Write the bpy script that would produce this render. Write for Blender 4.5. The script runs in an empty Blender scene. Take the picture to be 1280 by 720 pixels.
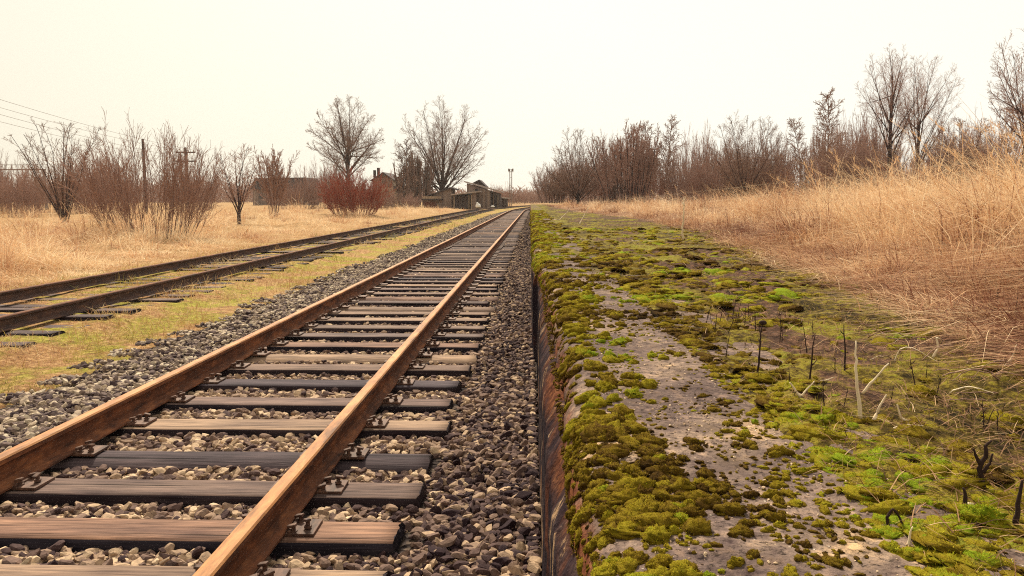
import bpy, bmesh, math, random
import numpy as np
from mathutils import Vector, Matrix, noise as mnoise

random.seed(7)
RNG = np.random.default_rng(11)
S = bpy.context.scene
COL = S.collection
R = math.radians

# ------------------------------------------------------------------ camera
F = 975.0                      # focal length in pixels of the 1280 wide photograph
CAMZ = 1.5                     # sleeper tops are z = 0, rail heads z = .18
cam_d = bpy.data.cameras.new('camera')
cam_d.sensor_width = 36.0
cam_d.lens = F / 1280 * 36.0
cam_d.clip_start = 0.05
cam_d.clip_end = 3000
cam = bpy.data.objects.new('camera', cam_d)
COL.objects.link(cam)
cam.location = (0, 0, CAMZ)
PITCH = math.atan(112 / F)
YAW = math.atan(28 / F)
cam.rotation_euler = (math.pi / 2 - PITCH, 0, YAW)
S.camera = cam
CM = cam.rotation_euler.to_matrix()

def ray(px, py):
    return CM @ Vector(((px - 640) / F, (360 - py) / F, -1.0))

def at_z(px, py, z):
    d = ray(px, py)
    t = (z - CAMZ) / d.z
    return Vector((0, 0, CAMZ)) + d * t

def at_y(px, py, y):
    d = ray(px, py)
    return Vector((0, 0, CAMZ)) + d * (y / d.y)

# ------------------------------------------------------------------ numeric noise
def _hash(ix, iy, seed):
    h = (ix.astype(np.int64) * 374761393 + iy.astype(np.int64) * 668265263 + seed * 974711) & 0x7fffffff
    h = ((h ^ (h >> 13)) * 1274126177) & 0x7fffffff
    h = (h ^ (h >> 16)) & 0xffff
    return h / 65535.0

def vnoise(x, y, seed=0):
    x = np.asarray(x, float); y = np.asarray(y, float)
    ix = np.floor(x); iy = np.floor(y)
    fx = x - ix; fy = y - iy
    fx = fx * fx * (3 - 2 * fx); fy = fy * fy * (3 - 2 * fy)
    a = _hash(ix, iy, seed); b = _hash(ix + 1, iy, seed)
    c = _hash(ix, iy + 1, seed); d = _hash(ix + 1, iy + 1, seed)
    return (a * (1 - fx) + b * fx) * (1 - fy) + (c * (1 - fx) + d * fx) * fy

def fbm(x, y, seed=0, o=4):
    s = 0; a = .5; t = 0
    x = np.asarray(x, float); y = np.asarray(y, float)
    for k in range(o):
        s = s + a * vnoise(x, y, seed + k * 17); t += a
        x = x * 2.03 + 3.1; y = y * 2.03 + 1.7; a *= .5
    return s / t

def sstep(a, b, x):
    t = np.clip((np.asarray(x, float) - a) / (b - a), 0, 1)
    return t * t * (3 - 2 * t)

# ------------------------------------------------------------------ object helpers
def tag(o, label=None, cat=None, group=None, kind=None):
    if label: o['label'] = label
    if cat: o['category'] = cat
    if group: o['group'] = group
    if kind: o['kind'] = kind
    return o

def empty(name, loc=(0, 0, 0), rz=0, label=None, cat=None, group=None):
    o = bpy.data.objects.new(name, None)
    COL.objects.link(o)
    o.location = loc
    o.rotation_euler = (0, 0, rz)
    o.empty_display_size = .2
    return tag(o, label, cat, group)

def link_mesh(name, me, parent=None, mats=()):
    for m in mats: me.materials.append(m)
    o = bpy.data.objects.new(name, me)
    COL.objects.link(o)
    if parent is not None: o.parent = parent
    return o

def np_mesh(name, V, Fc, mat=None, parent=None, smooth=False, attrs=None, mat_index=None):
    me = bpy.data.meshes.new(name)
    V = np.ascontiguousarray(V, np.float32); Fc = np.ascontiguousarray(Fc, np.int32)
    n, k = Fc.shape
    me.vertices.add(len(V)); me.vertices.foreach_set('co', V.ravel())
    me.loops.add(n * k); me.loops.foreach_set('vertex_index', Fc.ravel())
    me.polygons.add(n); me.polygons.foreach_set('loop_start', np.arange(0, n * k, k, dtype=np.int32))
    mats = mat if isinstance(mat, (list, tuple)) else ([mat] if mat else [])
    if smooth: me.polygons.foreach_set('use_smooth', np.ones(n, bool))
    else: me.polygons.foreach_set('use_smooth', np.zeros(n, bool))
    o = link_mesh(name, me, parent, mats)
    if mat_index is not None: me.polygons.foreach_set('material_index', np.asarray(mat_index, np.int32))
    if attrs:
        for a, v in attrs.items():
            at = me.attributes.new(a, 'FLOAT', 'POINT')
            at.data.foreach_set('value', np.ascontiguousarray(v, np.float32))
    me.update(calc_edges=True)
    return o

def bm_obj(name, bm, mat, parent=None, smooth=False):
    me = bpy.data.meshes.new(name)
    bm.normal_update()
    bm.to_mesh(me); bm.free()
    if smooth:
        me.polygons.foreach_set('use_smooth', np.ones(len(me.polygons), bool))
    return link_mesh(name, me, parent, mat if isinstance(mat, (list, tuple)) else [mat])

def add_box(bm, c, s, rot=None, bev=0.0):
    r = bmesh.ops.create_cube(bm, size=1.0)
    vs = r['verts']
    bmesh.ops.scale(bm, vec=s, verts=vs)
    if bev:
        es = list({e for v in vs for e in v.link_edges})
        q = bmesh.ops.bevel(bm, geom=es, offset=bev, segments=2, affect='EDGES', profile=.6)
        vs = list({v for f in q['faces'] for v in f.verts} | {v for v in vs if v.is_valid})
        # collect the whole island
        seen = set(vs); st = list(vs)
        while st:
            v = st.pop()
            for e in v.link_edges:
                w = e.other_vert(v)
                if w not in seen: seen.add(w); st.append(w)
        vs = list(seen)
    if rot is not None:
        bmesh.ops.rotate(bm, cent=(0, 0, 0), matrix=rot, verts=vs)
    bmesh.ops.translate(bm, vec=c, verts=vs)
    return vs

def add_prism(bm, poly, y0, y1):
    """poly in the xz plane, pushed out from y0 to y1"""
    a = [bm.verts.new((x, y0, z)) for x, z in poly]
    b = [bm.verts.new((x, y1, z)) for x, z in poly]
    bm.faces.new(a); bm.faces.new(b[::-1])
    n = len(poly)
    for i in range(n):
        j = (i + 1) % n
        bm.faces.new((a[j], a[i], b[i], b[j]))
    bmesh.ops.recalc_face_normals(bm, faces=bm.faces[:])

def add_tube(bm, pts, rads, sides=6, cap=True):
    pts = [Vector(p) for p in pts]
    rings = []
    ref = Vector((.31, .17, .93)).normalized()
    for i, p in enumerate(pts):
        d = (pts[min(i + 1, len(pts) - 1)] - pts[max(i - 1, 0)]).normalized()
        u = d.cross(ref)
        if u.length < .05: u = d.cross(Vector((1, 0, 0)))
        u.normalize(); v = d.cross(u)
        r = rads[i] if hasattr(rads, '__len__') else rads
        rings.append([bm.verts.new(p + (u * math.cos(2 * math.pi * k / sides) + v * math.sin(2 * math.pi * k / sides)) * r) for k in range(sides)])
    for a, b in zip(rings, rings[1:]):
        for k in range(sides):
            bm.faces.new((a[k], a[(k + 1) % sides], b[(k + 1) % sides], b[k]))
    if cap:
        bm.faces.new(rings[0][::-1]); bm.faces.new(rings[-1])
    return rings

def copy_tree(o, parent=None):
    c = o.copy(); COL.objects.link(c)
    if parent is not None: c.parent = parent
    for ch in list(o.children): copy_tree(ch, c)
    return c

# ------------------------------------------------------------------ materials
class NT:
    def __init__(s, name, rough=.9, spec=.25):
        s.m = bpy.data.materials.new(name); s.m.use_nodes = True
        s.t = s.m.node_tree; s.t.nodes.clear()
        s.out = s.t.nodes.new('ShaderNodeOutputMaterial')
        s.b = s.t.nodes.new('ShaderNodeBsdfPrincipled')
        s.t.links.new(s.b.outputs[0], s.out.inputs['Surface'])
        s.b.inputs['Roughness'].default_value = rough
        s.b.inputs['Specular IOR Level'].default_value = spec
        s._tc = None
    def n(s, t): return s.t.nodes.new(t)
    def l(s, a, b): s.t.links.new(a, b)
    def obj(s):
        if s._tc is None: s._tc = s.n('ShaderNodeTexCoord')
        return s._tc.outputs['Object']
    def pos(s): return s.n('ShaderNodeNewGeometry').outputs['Position']
    def rnd_obj(s): return s.n('ShaderNodeObjectInfo').outputs['Random']
    def attr(s, a):
        k = s.n('ShaderNodeAttribute'); k.attribute_name = a; return k.outputs['Fac']
    def mapping(s, vec, scale=(1, 1, 1), rot=(0, 0, 0)):
        k = s.n('ShaderNodeMapping'); k.inputs['Scale'].default_value = scale; k.inputs['Rotation'].default_value = rot
        s.l(vec, k.inputs['Vector']); return k.outputs[0]
    def shift(s, vec, by):
        """move a vector by a number times a fixed big step, so that each object gets its own grain"""
        k = s.n('ShaderNodeVectorMath'); k.operation = 'MULTIPLY_ADD'
        c = s.n('ShaderNodeCombineXYZ')
        for i in range(3): s.l(by, c.inputs[i])
        s.l(c.outputs[0], k.inputs[0]); k.inputs[1].default_value = (37, 91, 53); s.l(vec, k.inputs[2])
        return k.outputs[0]
    def noise(s, vec, scale, detail=4, rough=.6, dist=0):
        k = s.n('ShaderNodeTexNoise'); s.l(vec, k.inputs['Vector'])
        k.inputs['Scale'].default_value = scale; k.inputs['Detail'].default_value = detail
        k.inputs['Roughness'].default_value = rough; k.inputs['Distortion'].default_value = dist
        return k.outputs['Fac']
    def voro(s, vec, scale, feature='F1', out='Distance'):
        k = s.n('ShaderNodeTexVoronoi'); s.l(vec, k.inputs['Vector']); k.inputs['Scale'].default_value = scale
        k.feature = feature; return k.outputs[out]
    def ramp(s, fac, stops, interp='LINEAR'):
        k = s.n('ShaderNodeValToRGB'); s.l(fac, k.inputs[0]); r = k.color_ramp; r.interpolation = interp
        while len(r.elements) < len(stops): r.elements.new(.5)
        for e, (p, c) in zip(r.elements, stops):
            e.position = p
            e.color = (c, c, c, 1) if not hasattr(c, '__len__') else (*c, 1)
        return k.outputs[0]
    def math(s, op, a, b=None, clamp=False):
        k = s.n('ShaderNodeMath'); k.operation = op; k.use_clamp = clamp
        for i, v in enumerate((a, b)):
            if v is None: continue
            if hasattr(v, 'links'): s.l(v, k.inputs[i])
            else: k.inputs[i].default_value = v
        return k.outputs[0]
    def mix(s, fac, a, b, mode='MIX'):
        k = s.n('ShaderNodeMix'); k.data_type = 'RGBA'; k.blend_type = mode
        for i, v in ((0, fac), (6, a), (7, b)):
            if hasattr(v, 'links'): s.l(v, k.inputs[i])
            elif hasattr(v, '__len__'): k.inputs[i].default_value = (*v, 1)
            else: k.inputs[i].default_value = v if i == 0 else (v, v, v, 1)
        return k.outputs[2]
    def color(s, c):
        if hasattr(c, 'links'): s.l(c, s.b.inputs['Base Color'])
        else: s.b.inputs['Base Color'].default_value = (*c, 1)
    def rough(s, c):
        s.l(c, s.b.inputs['Roughness'])
    def bump(s, h, strength=.5, dist=.01):
        k = s.n('ShaderNodeBump'); k.inputs['Strength'].default_value = strength; k.inputs['Distance'].default_value = dist
        s.l(h, k.inputs['Height']); s.l(k.outputs[0], s.b.inputs['Normal'])
    def up(s):
        g = s.n('ShaderNodeNewGeometry'); x = s.n('ShaderNodeSeparateXYZ'); s.l(g.outputs['Normal'], x.inputs[0]); return x.outputs[2]

M = {}
# stones: tan, grey and purple-grey
a = NT('ballast_stone', .9, .14)
c = a.ramp(a.attr('rnd'), [(0, (.030, .017, .024)), (.2, (.085, .055, .057)), (.42, (.22, .155, .130)), (.68, (.47, .355, .25)), (1, (.74, .61, .45))])
sxz = a.n('ShaderNodeSeparateXYZ'); a.l(a.pos(), sxz.inputs[0])
side = a.ramp(a.math('ADD', a.math('MULTIPLY', sxz.outputs[0], .5), 2.0), [(.42, (.92, .99, 1.05)), (.58, (1.0, .97, .93)), (.98, (1, .97, .93))])
c = a.mix(1, c, side, 'MULTIPLY')
g = a.noise(a.pos(), 55, 5, .7)
a.color(a.mix(1, c, a.ramp(g, [(.25, (.55, .52, .53)), (.7, (1.15, 1.1, 1.05))]), 'MULTIPLY'))
a.bump(a.noise(a.pos(), 130, 3, .7), .5, .006); M['stone'] = a.m

a = NT('ballast_fines', .95, .15)
p = a.pos()
c = a.ramp(a.voro(p, 26, 'F1', 'Color'), [(.1, (.014, .009, .010)), (.5, (.042, .030, .028)), (.9, (.11, .08, .06))])
c2 = a.ramp(a.noise(p, 9, 5), [(.3, (.6, .55, .55)), (.7, (1, 1, 1))])
a.color(a.mix(1, c, c2, 'MULTIPLY')); a.bump(a.voro(p, 26), 1, .04); M['fines'] = a.m

# weathered sleeper timber
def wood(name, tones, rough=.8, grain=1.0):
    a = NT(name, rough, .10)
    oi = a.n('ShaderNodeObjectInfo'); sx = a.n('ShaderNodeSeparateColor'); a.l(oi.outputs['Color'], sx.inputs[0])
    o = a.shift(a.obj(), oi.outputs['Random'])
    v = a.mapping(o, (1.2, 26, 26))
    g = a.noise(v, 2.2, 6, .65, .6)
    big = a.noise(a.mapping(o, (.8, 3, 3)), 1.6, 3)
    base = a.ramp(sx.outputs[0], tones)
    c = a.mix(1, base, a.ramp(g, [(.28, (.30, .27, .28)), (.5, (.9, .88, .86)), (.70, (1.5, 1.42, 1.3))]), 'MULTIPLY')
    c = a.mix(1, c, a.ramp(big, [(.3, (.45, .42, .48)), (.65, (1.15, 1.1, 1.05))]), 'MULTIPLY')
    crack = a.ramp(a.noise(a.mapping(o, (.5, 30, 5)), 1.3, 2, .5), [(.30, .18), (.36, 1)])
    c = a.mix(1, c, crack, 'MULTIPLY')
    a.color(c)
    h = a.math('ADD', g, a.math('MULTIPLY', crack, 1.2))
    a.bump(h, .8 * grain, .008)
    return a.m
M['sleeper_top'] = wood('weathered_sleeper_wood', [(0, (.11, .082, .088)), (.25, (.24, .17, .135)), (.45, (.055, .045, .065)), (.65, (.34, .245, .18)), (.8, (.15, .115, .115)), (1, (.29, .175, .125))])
M['sleeper_side'] = wood('shaded_creosoted_sleeper_wood', [(0, (.030, .024, .034)), (.5, (.042, .030, .036)), (1, (.030, .027, .040))], .85)  # creosoted sides, with side-face shade also painted in as dark blue-purple
M['shed_wood'] = None

def rust(name, cols, rough, metal=0.0, sc=14):
    a = NT(name, rough, .4)
    o = a.pos()
    v = a.mapping(o, (1, .35, 1))
    n1 = a.noise(v, sc, 6, .7, .4)
    c = a.ramp(n1, [(.28, cols[0]), (.5, cols[1]), (.72, cols[2])])
    dirt = a.noise(a.mapping(o, (2, .22, 2)), 9, 6, .75)
    c = a.mix(1, c, a.ramp(dirt, [(.33, (.34, .30, .30)), (.5, (.85, .82, .8)), (.66, (1.2, 1.15, 1.1))]), 'MULTIPLY')
    a.color(c)
    a.b.inputs['Metallic'].default_value = metal
    a.bump(a.noise(o, 160, 4, .7), .5, .002)
    return a
M['rust'] = rust('rusted_rail_steel', [(.040, .014, .008), (.15, .050, .019), (.32, .118, .042)], .9).m
a = rust('worn_rail_head', [(.26, .105, .032), (.42, .185, .062), (.56, .29, .12)], .75, .0, 9); M['head'] = a.m
M['rust_dark'] = rust('rusted_old_rail_steel', [(.030, .017, .017), (.075, .038, .030), (.15, .075, .045)], .85).m
M['plate'] = rust('rusted_plate_steel', [(.045, .022, .018), (.12, .06, .042), (.22, .125, .085)], .75, 0, 40).m

# concrete
a = NT('old_platform_concrete', .95, .06)
p = a.pos()
n1 = a.noise(p, 2.3, 6, .65); n2 = a.noise(p, 26, 5, .7)
c = a.ramp(n1, [(.3, (.080, .056, .053)), (.48, (.150, .110, .100)), (.60, (.24, .178, .140)), (.70, (.50, .345, .20))])
c = a.mix(1, c, a.ramp(n2, [(.3, (.38, .34, .37)), (.52, (1.0, .97, .95)), (.68, (1.9, 1.75, 1.5))]), 'MULTIPLY')
pits = a.ramp(a.noise(p, 70, 4, .75), [(.36, .25), (.47, 1), (.62, 1), (.72, 1.7)])
c = a.mix(1, c, pits, 'MULTIPLY')
c = a.mix(a.ramp(a.noise(p, 6.5, 6, .75), [(.52, 0), (.68, .65)]), c, (.055, .036, .026))
chips = a.ramp(a.voro(p, 42), [(.10, 1), (.16, 0)])
ch2 = a.math('MULTIPLY', chips, a.ramp(a.noise(p, 15, 3), [(.5, 0), (.6, 1)]))
c = a.mix(a.math('MULTIPLY', ch2, .75), c, (.55, .46, .38))
mossc = a.ramp(a.noise(p, 12, 4), [(.3, (.040, .028, .008)), (.5, (.13, .095, .020)), (.7, (.25, .20, .035))])
mk = a.ramp(a.math('ADD', a.attr('moss'), a.math('MULTIPLY', a.math('SUBTRACT', n2, .5), .9)), [(.45, 0), (.6, 1)])
c = a.mix(mk, c, mossc)
film = a.math('MULTIPLY', a.attr('face'), a.ramp(a.noise(a.mapping(p, (1, 1.4, 1)), 3.2, 4), [(.42, .25), (.55, 1)]))
c = a.mix(film, c, a.ramp(n2, [(.3, (.060, .018, .010)), (.5, (.15, .050, .024)), (.7, (.26, .10, .045))]))
a.color(c)
a.bump(a.math('ADD', a.math('MULTIPLY', n2, 1.0), a.math('ADD', a.math('MULTIPLY', ch2, .4), a.math('MULTIPLY', mk, .8))), .9, .012)
M['concrete'] = a.m

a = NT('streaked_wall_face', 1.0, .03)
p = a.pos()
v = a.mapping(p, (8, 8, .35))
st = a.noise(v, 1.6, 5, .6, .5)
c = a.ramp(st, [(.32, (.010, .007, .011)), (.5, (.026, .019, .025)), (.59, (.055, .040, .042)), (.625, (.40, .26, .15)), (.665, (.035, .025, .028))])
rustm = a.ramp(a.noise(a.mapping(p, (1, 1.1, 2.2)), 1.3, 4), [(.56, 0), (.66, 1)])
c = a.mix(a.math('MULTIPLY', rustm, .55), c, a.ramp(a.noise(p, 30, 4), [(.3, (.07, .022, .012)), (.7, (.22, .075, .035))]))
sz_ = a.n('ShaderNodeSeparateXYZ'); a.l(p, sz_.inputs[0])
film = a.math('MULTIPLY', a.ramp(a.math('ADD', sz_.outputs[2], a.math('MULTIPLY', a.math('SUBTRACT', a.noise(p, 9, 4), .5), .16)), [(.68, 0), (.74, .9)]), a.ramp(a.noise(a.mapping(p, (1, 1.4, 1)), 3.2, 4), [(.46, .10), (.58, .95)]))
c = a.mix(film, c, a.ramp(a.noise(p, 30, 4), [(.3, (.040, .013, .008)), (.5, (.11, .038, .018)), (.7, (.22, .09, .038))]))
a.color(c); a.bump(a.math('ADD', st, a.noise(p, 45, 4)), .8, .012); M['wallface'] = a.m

# moss
a = NT('moss_cushion', 1.0, .05)
r = a.attr('rnd')
stops = [(0, (.030, .016, .006)), (.20, (.095, .052, .009)), (.40, (.21, .145, .012)), (.60, (.30, .245, .016)), (.78, (.19, .26, .012)), (.9, (.25, .31, .016)), (1, (.42, .39, .03))]
c = a.ramp(a.math('ADD', r, a.math('MULTIPLY', a.math('SUBTRACT', a.noise(a.pos(), 60, 4, .7), .5), .55), True), stops)
a.color(c); a.bump(a.noise(a.pos(), 220, 3, .8), 1, .01); M['moss'] = a.m
a = NT('moss_tips', .9, .1)
c = a.ramp(a.attr('rnd'), [(0, (.050, .027, .010)), (.20, (.16, .088, .015)), (.40, (.34, .24, .018)), (.60, (.46, .38, .024)), (.78, (.27, .36, .016)), (.9, (.33, .40, .02)), (1, (.50, .46, .05))])
a.color(c); a.b.inputs['Subsurface Weight'].default_value = 0; M['mosstip'] = a.m

# soil behind the coping, moss in patches
a = NT('mossy_soil', .97, .08)
p = a.pos()
n1 = a.noise(p, 3.2, 6, .7); n2 = a.noise(a.mapping(p, (1, .8, 1)), 20, 5, .72)
soil = a.ramp(n2, [(.3, (.018, .009, .008)), (.48, (.065, .034, .022)), (.62, (.17, .088, .055)), (.75, (.33, .20, .12))])
ms = a.ramp(a.math('ADD', n2, a.math('MULTIPLY', a.math('SUBTRACT', a.noise(p, 1.1, 3), .5), .8)), [(.34, (.018, .012, .004)), (.47, (.085, .058, .010)), (.57, (.20, .155, .018)), (.68, (.15, .16, .013)), (.8, (.34, .27, .05))])
c = a.mix(a.ramp(a.math('ADD', n1, a.math('MULTIPLY', a.math('SUBTRACT', a.attr('moss'), .5), .5)), [(.38, 0), (.48, 1)]), soil, ms)
dry = a.ramp(n2, [(.3, (.08, .040, .025)), (.6, (.27, .15, .085)), (.8, (.45, .29, .16))])
c = a.mix(a.attr('dry'), c, dry)
a.color(c); a.bump(a.math('ADD', n2, n1), 1, .03); M['soil'] = a.m

# low ground round the tracks
a = NT('trackside_ground', .97, .08)
p = a.pos()
n1 = a.noise(p, 1.1, 7, .75); n2 = a.noise(p, 11, 8, .85)
tan = a.ramp(n2, [(.34, (.060, .026, .014)), (.5, (.32, .17, .078)), (.64, (.60, .40, .20))])
grn = a.ramp(n2, [(.34, (.060, .045, .010)), (.5, (.26, .23, .035)), (.66, (.50, .43, .10))])
c = a.mix(a.ramp(n1, [(.45, 0), (.57, 1)]), tan, grn)
gold = a.ramp(n2, [(.3, (.13, .07, .03)), (.55, (.36, .22, .10)), (.75, (.54, .37, .19))])
c = a.mix(a.attr('dry'), c, gold)
a.color(c); a.bump(n2, 1, .03); M['ground'] = a.m

def blade(name, stops, trans=.25):
    a = NT(name, .75, .15)
    c = a.ramp(a.attr('rnd'), stops)
    a.color(c)
    t = a.n('ShaderNodeBsdfTranslucent'); a.l(c, t.inputs[0])
    mx = a.n('ShaderNodeMixShader'); mx.inputs[0].default_value = trans
    a.l(a.b.outputs[0], mx.inputs[1]); a.l(t.outputs[0], mx.inputs[2]); a.l(mx.outputs[0], a.out.inputs['Surface'])
    return a.m
M['straw'] = blade('dry_grass_blade', [(0, (.15, .055, .034)), (.25, (.36, .17, .098)), (.55, (.62, .38, .215)), (.8, (.78, .55, .33)), (1, (.88, .71, .48))])
M['shortgrass'] = blade('short_grass_blade', [(0, (.10, .10, .014)), (.25, (.27, .24, .035)), (.45, (.46, .34, .10)), (.7, (.56, .36, .17)), (.82, (.30, .12, .06)), (1, (.72, .54, .30))])
M['litter'] = blade('dry_litter', [(0, (.045, .020, .014)), (.4, (.17, .080, .042)), (.75, (.36, .21, .105)), (.93, (.52, .35, .19)), (1, (.72, .56, .38))], .1)

def bark(name, c0, c1, rough=.95):
    a = NT(name, rough, .1)
    n = a.noise(a.mapping(a.obj(), (6, 6, 1.5)), 3, 4)
    a.color(a.ramp(n, [(.3, c0), (.7, c1)]))
    return a.m
M['bark_dark'] = bark('dark_bark', (.030, .020, .024), (.085, .056, .054))
M['twig_dark'] = bark('dark_twigs', (.18, .105, .082), (.30, .195, .15))
M['bark_purple'] = bark('purple_brown_bark', (.12, .070, .062), (.23, .145, .125))
M['twig_purple'] = bark('purple_brown_twigs', (.27, .155, .128), (.42, .275, .225))
M['twig_tan'] = bark('tan_twigs', (.22, .13, .105), (.36, .235, .18))
M['twig_red'] = bark('red_twigs', (.24, .062, .044), (.38, .125, .085))
M['bark_pale'] = bark('pale_bark', (.12, .08, .07), (.32, .235, .19))
M['dead_stalk'] = bark('dead_stalk_bark', (.016, .010, .010), (.06, .035, .028))
M['pale_stick'] = bark('bleached_stick_wood', (.52, .40, .26), (.84, .72, .54), .8)

def boards(name, c0, c1, c2, freq=5.0):
    a = NT(name, .9, .15)
    o = a.obj()
    x = a.n('ShaderNodeSeparateXYZ'); a.l(o, x.inputs[0])
    w = a.math('MULTIPLY', a.math('ADD', x.outputs[0], x.outputs[1]), freq)
    fl = a.math('FLOOR', w); fr = a.math('FRACT', w)
    wn = a.n('ShaderNodeTexWhiteNoise'); wn.noise_dimensions = '1D'; a.l(fl, wn.inputs['W'])
    g = a.noise(a.mapping(o, (8, 8, .8)), 2, 5)
    c = a.ramp(a.math('ADD', a.math('MULTIPLY', wn.outputs['Value'], .5), a.math('MULTIPLY', g, .5)), [(.15, c0), (.5, c1), (.85, c2)])
    c = a.mix(a.ramp(fr, [(.04, 1), (.08, 0)]), c, (.012, .009, .010))
    a.color(c); a.bump(a.math('ADD', g, a.ramp(fr, [(.0, 0), (.1, 1)])), .6, .02)
    return a.m
M['boards'] = boards('grey_brown_boards', (.15, .105, .095), (.25, .18, .155), (.36, .27, .22))
M['boards_dark'] = boards('dark_boards', (.055, .040, .044), (.10, .075, .075), (.16, .12, .11))
M['boards_tan'] = boards('tan_boards', (.22, .155, .115), (.34, .25, .18), (.46, .35, .25))
def plain(name, c0, c1, rough=.9, sc=3):
    a = NT(name, rough, .2); a.color(a.ramp(a.noise(a.obj(), sc, 5), [(.3, c0), (.7, c1)])); a.bump(a.noise(a.obj(), sc * 8, 3), .3, .01); return a.m
M['roof_grey'] = plain('weathered_roof_sheet', (.26, .21, .20), (.44, .37, .33))
M['roof_dark'] = plain('dark_roof_felt', (.035, .026, .030), (.085, .065, .068))
M['brick_red'] = plain('red_brick_wall', (.14, .055, .04), (.27, .11, .075), .9, 12)
M['render_cream'] = plain('cream_house_wall', (.36, .28, .20), (.52, .43, .32))
M['white_sheet'] = plain('white_sheeting', (.62, .60, .58), (.82, .80, .78), .6)
M['mast'] = plain('grey_mast_steel', (.14, .11, .10), (.26, .21, .19), .6)
M['pole'] = plain('dark_pole_wood', (.045, .032, .036), (.10, .075, .072))
M['wire'] = plain('cable', (.16, .12, .11), (.22, .17, .15))
M['glass'] = plain('dusty_window_glass', (.03, .03, .035), (.06, .06, .07), .2)
M['porcelain'] = plain('insulator_glaze', (.35, .3, .26), (.5, .45, .4), .3)
#PART2
# ------------------------------------------------------------------ layout
TC1, TC2 = -1.965, -6.80        # track centres
def dev(y):
    y = np.asarray(y, float)
    return np.clip(y - 82, 0, None) ** 2 / 800.0
def xf(y):                      # the face of the platform wall
    return .046 - .006 * np.asarray(y, float)
PLAT = .88
P_END = 82.0
FIRST_Y = [at_z(400, p, 0).y for p in (727, 662, 610, 568, 530, 501, 478, 458.5)]
SLEEPER_Y = list(FIRST_Y)
rr = random.Random(3)
while SLEEPER_Y[-1] < 128: SLEEPER_Y.append(SLEEPER_Y[-1] + .56 + rr.uniform(-.03, .03))
SLEEPER2_Y = [7.3]
while SLEEPER2_Y[-1] < 100: SLEEPER2_Y.append(SLEEPER2_Y[-1] + .60 + rr.uniform(-.06, .06))

def ground_z(x, y):
    xr = x - dev(y)
    z = -.11 + .03 * (fbm(x * 1.3, y * 1.3, 5) - .5)
    z = z + (.075 + .075 * (fbm(x * 1.9, y * 2.4, 6) - .5)) * (sstep(-5.0, -5.5, xr) * sstep(-8.9, -8.3, xr))
    z = z - .30 * sstep(-4.25, -3.95, xr)
    left = sstep(-9.0, -13, xr)
    z = z + left * (.10 + .7 * (fbm(x * .16, y * .16, 8) - .45) + .35 * (fbm(x * .6, y * .6, 9) - .5))
    far = sstep(200, 800, np.hypot(x, y))
    return z * (1 - far) - .2 * far

def bed_z(x, y):
    xr = x - dev(y)
    z = -.066 + .05 * (fbm(x * 2.6, y * 2.6, 21) - .5)
    z = z + .055 * sstep(-2.7, -3.0, xr)
    z = z - .14 * sstep(-3.55, -4.25, xr)
    z = z + .05 * sstep(-.5, .0, xr)
    return z

def grid_mesh(name, xs, ys, zf, mat, attrs=None, xmap=None, kind='structure', smooth=True):
    X, Y = np.meshgrid(xs, ys)
    if xmap is not None: X = xmap(X, Y)
    Z = zf(X, Y)
    V = np.stack([X, Y, Z], -1).reshape(-1, 3)
    nx, ny = len(xs), len(ys)
    i = np.arange(nx - 1)[None, :] + np.arange(ny - 1)[:, None] * nx
    i = i.ravel()
    Q = np.stack([i, i + 1, i + nx + 1, i + nx], -1)
    at = {k: f(X, Y).ravel() for k, f in (attrs or {}).items()}
    o = np_mesh(name, V, Q, mat, smooth=smooth, attrs=at)
    return tag(o, kind=kind)

def geo(a, b, step, ratio):
    v = [a]
    while v[-1] < b: v.append(v[-1] + step); step *= ratio
    return np.array(v)

xs = np.concatenate([-geo(9, 700, .25, 1.06)[::-1], np.arange(-8.8, -3.6, .1), np.array([-3.5, -2, 0, 5, 20, 60, 150, 400, 700])])
ys = np.concatenate([np.array([-12., -6, -2, 0]), geo(2, 1500, .14, 1.022)])
grid_mesh('ground', xs, ys, ground_z, M['ground'],
          {'dry': lambda X, Y: sstep(-8.6, -9.8, X - dev(Y) + (fbm(X, Y, 4) - .5))})

# ballast under and beside the nearer track
ys = np.concatenate([np.array([-3., -1, .5]), geo(1.2, 150, .05, 1.01)])
tx = np.linspace(0, 1, 60)
grid_mesh('track_bed', tx, ys, bed_z, M['fines'],
          xmap=lambda X, Y: (-4.35 + dev(Y)) * (1 - X) + X * np.where(Y < P_END, xf(Y) + .02, dev(Y) + .3))

# ------------------------------------------------------------------ stones
def icosphere(lv):
    bm = bmesh.new(); bmesh.ops.create_icosphere(bm, subdivisions=lv, radius=1)
    bm.verts.ensure_lookup_table()
    V = np.array([v.co[:] for v in bm.verts]); Fc = np.array([[v.index for v in f.verts] for f in bm.faces]); bm.free()
    return V, Fc

def rocks(lv, n, seed):
    rg = np.random.default_rng(seed); out = []
    for k in range(n):
        V, Fc = icosphere(lv); V = V.copy()
        for j in range(11):
            d = rg.normal(size=3); d /= np.linalg.norm(d); h = rg.uniform(.42, .85)
            t = V @ d; m = t > h
            V[m] -= np.outer(t[m] - h, d)
        V *= 1 + rg.normal(0, .04, (len(V), 1))
        out.append(V * np.array([1.25, .92, .68]))
    return out, Fc

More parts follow.
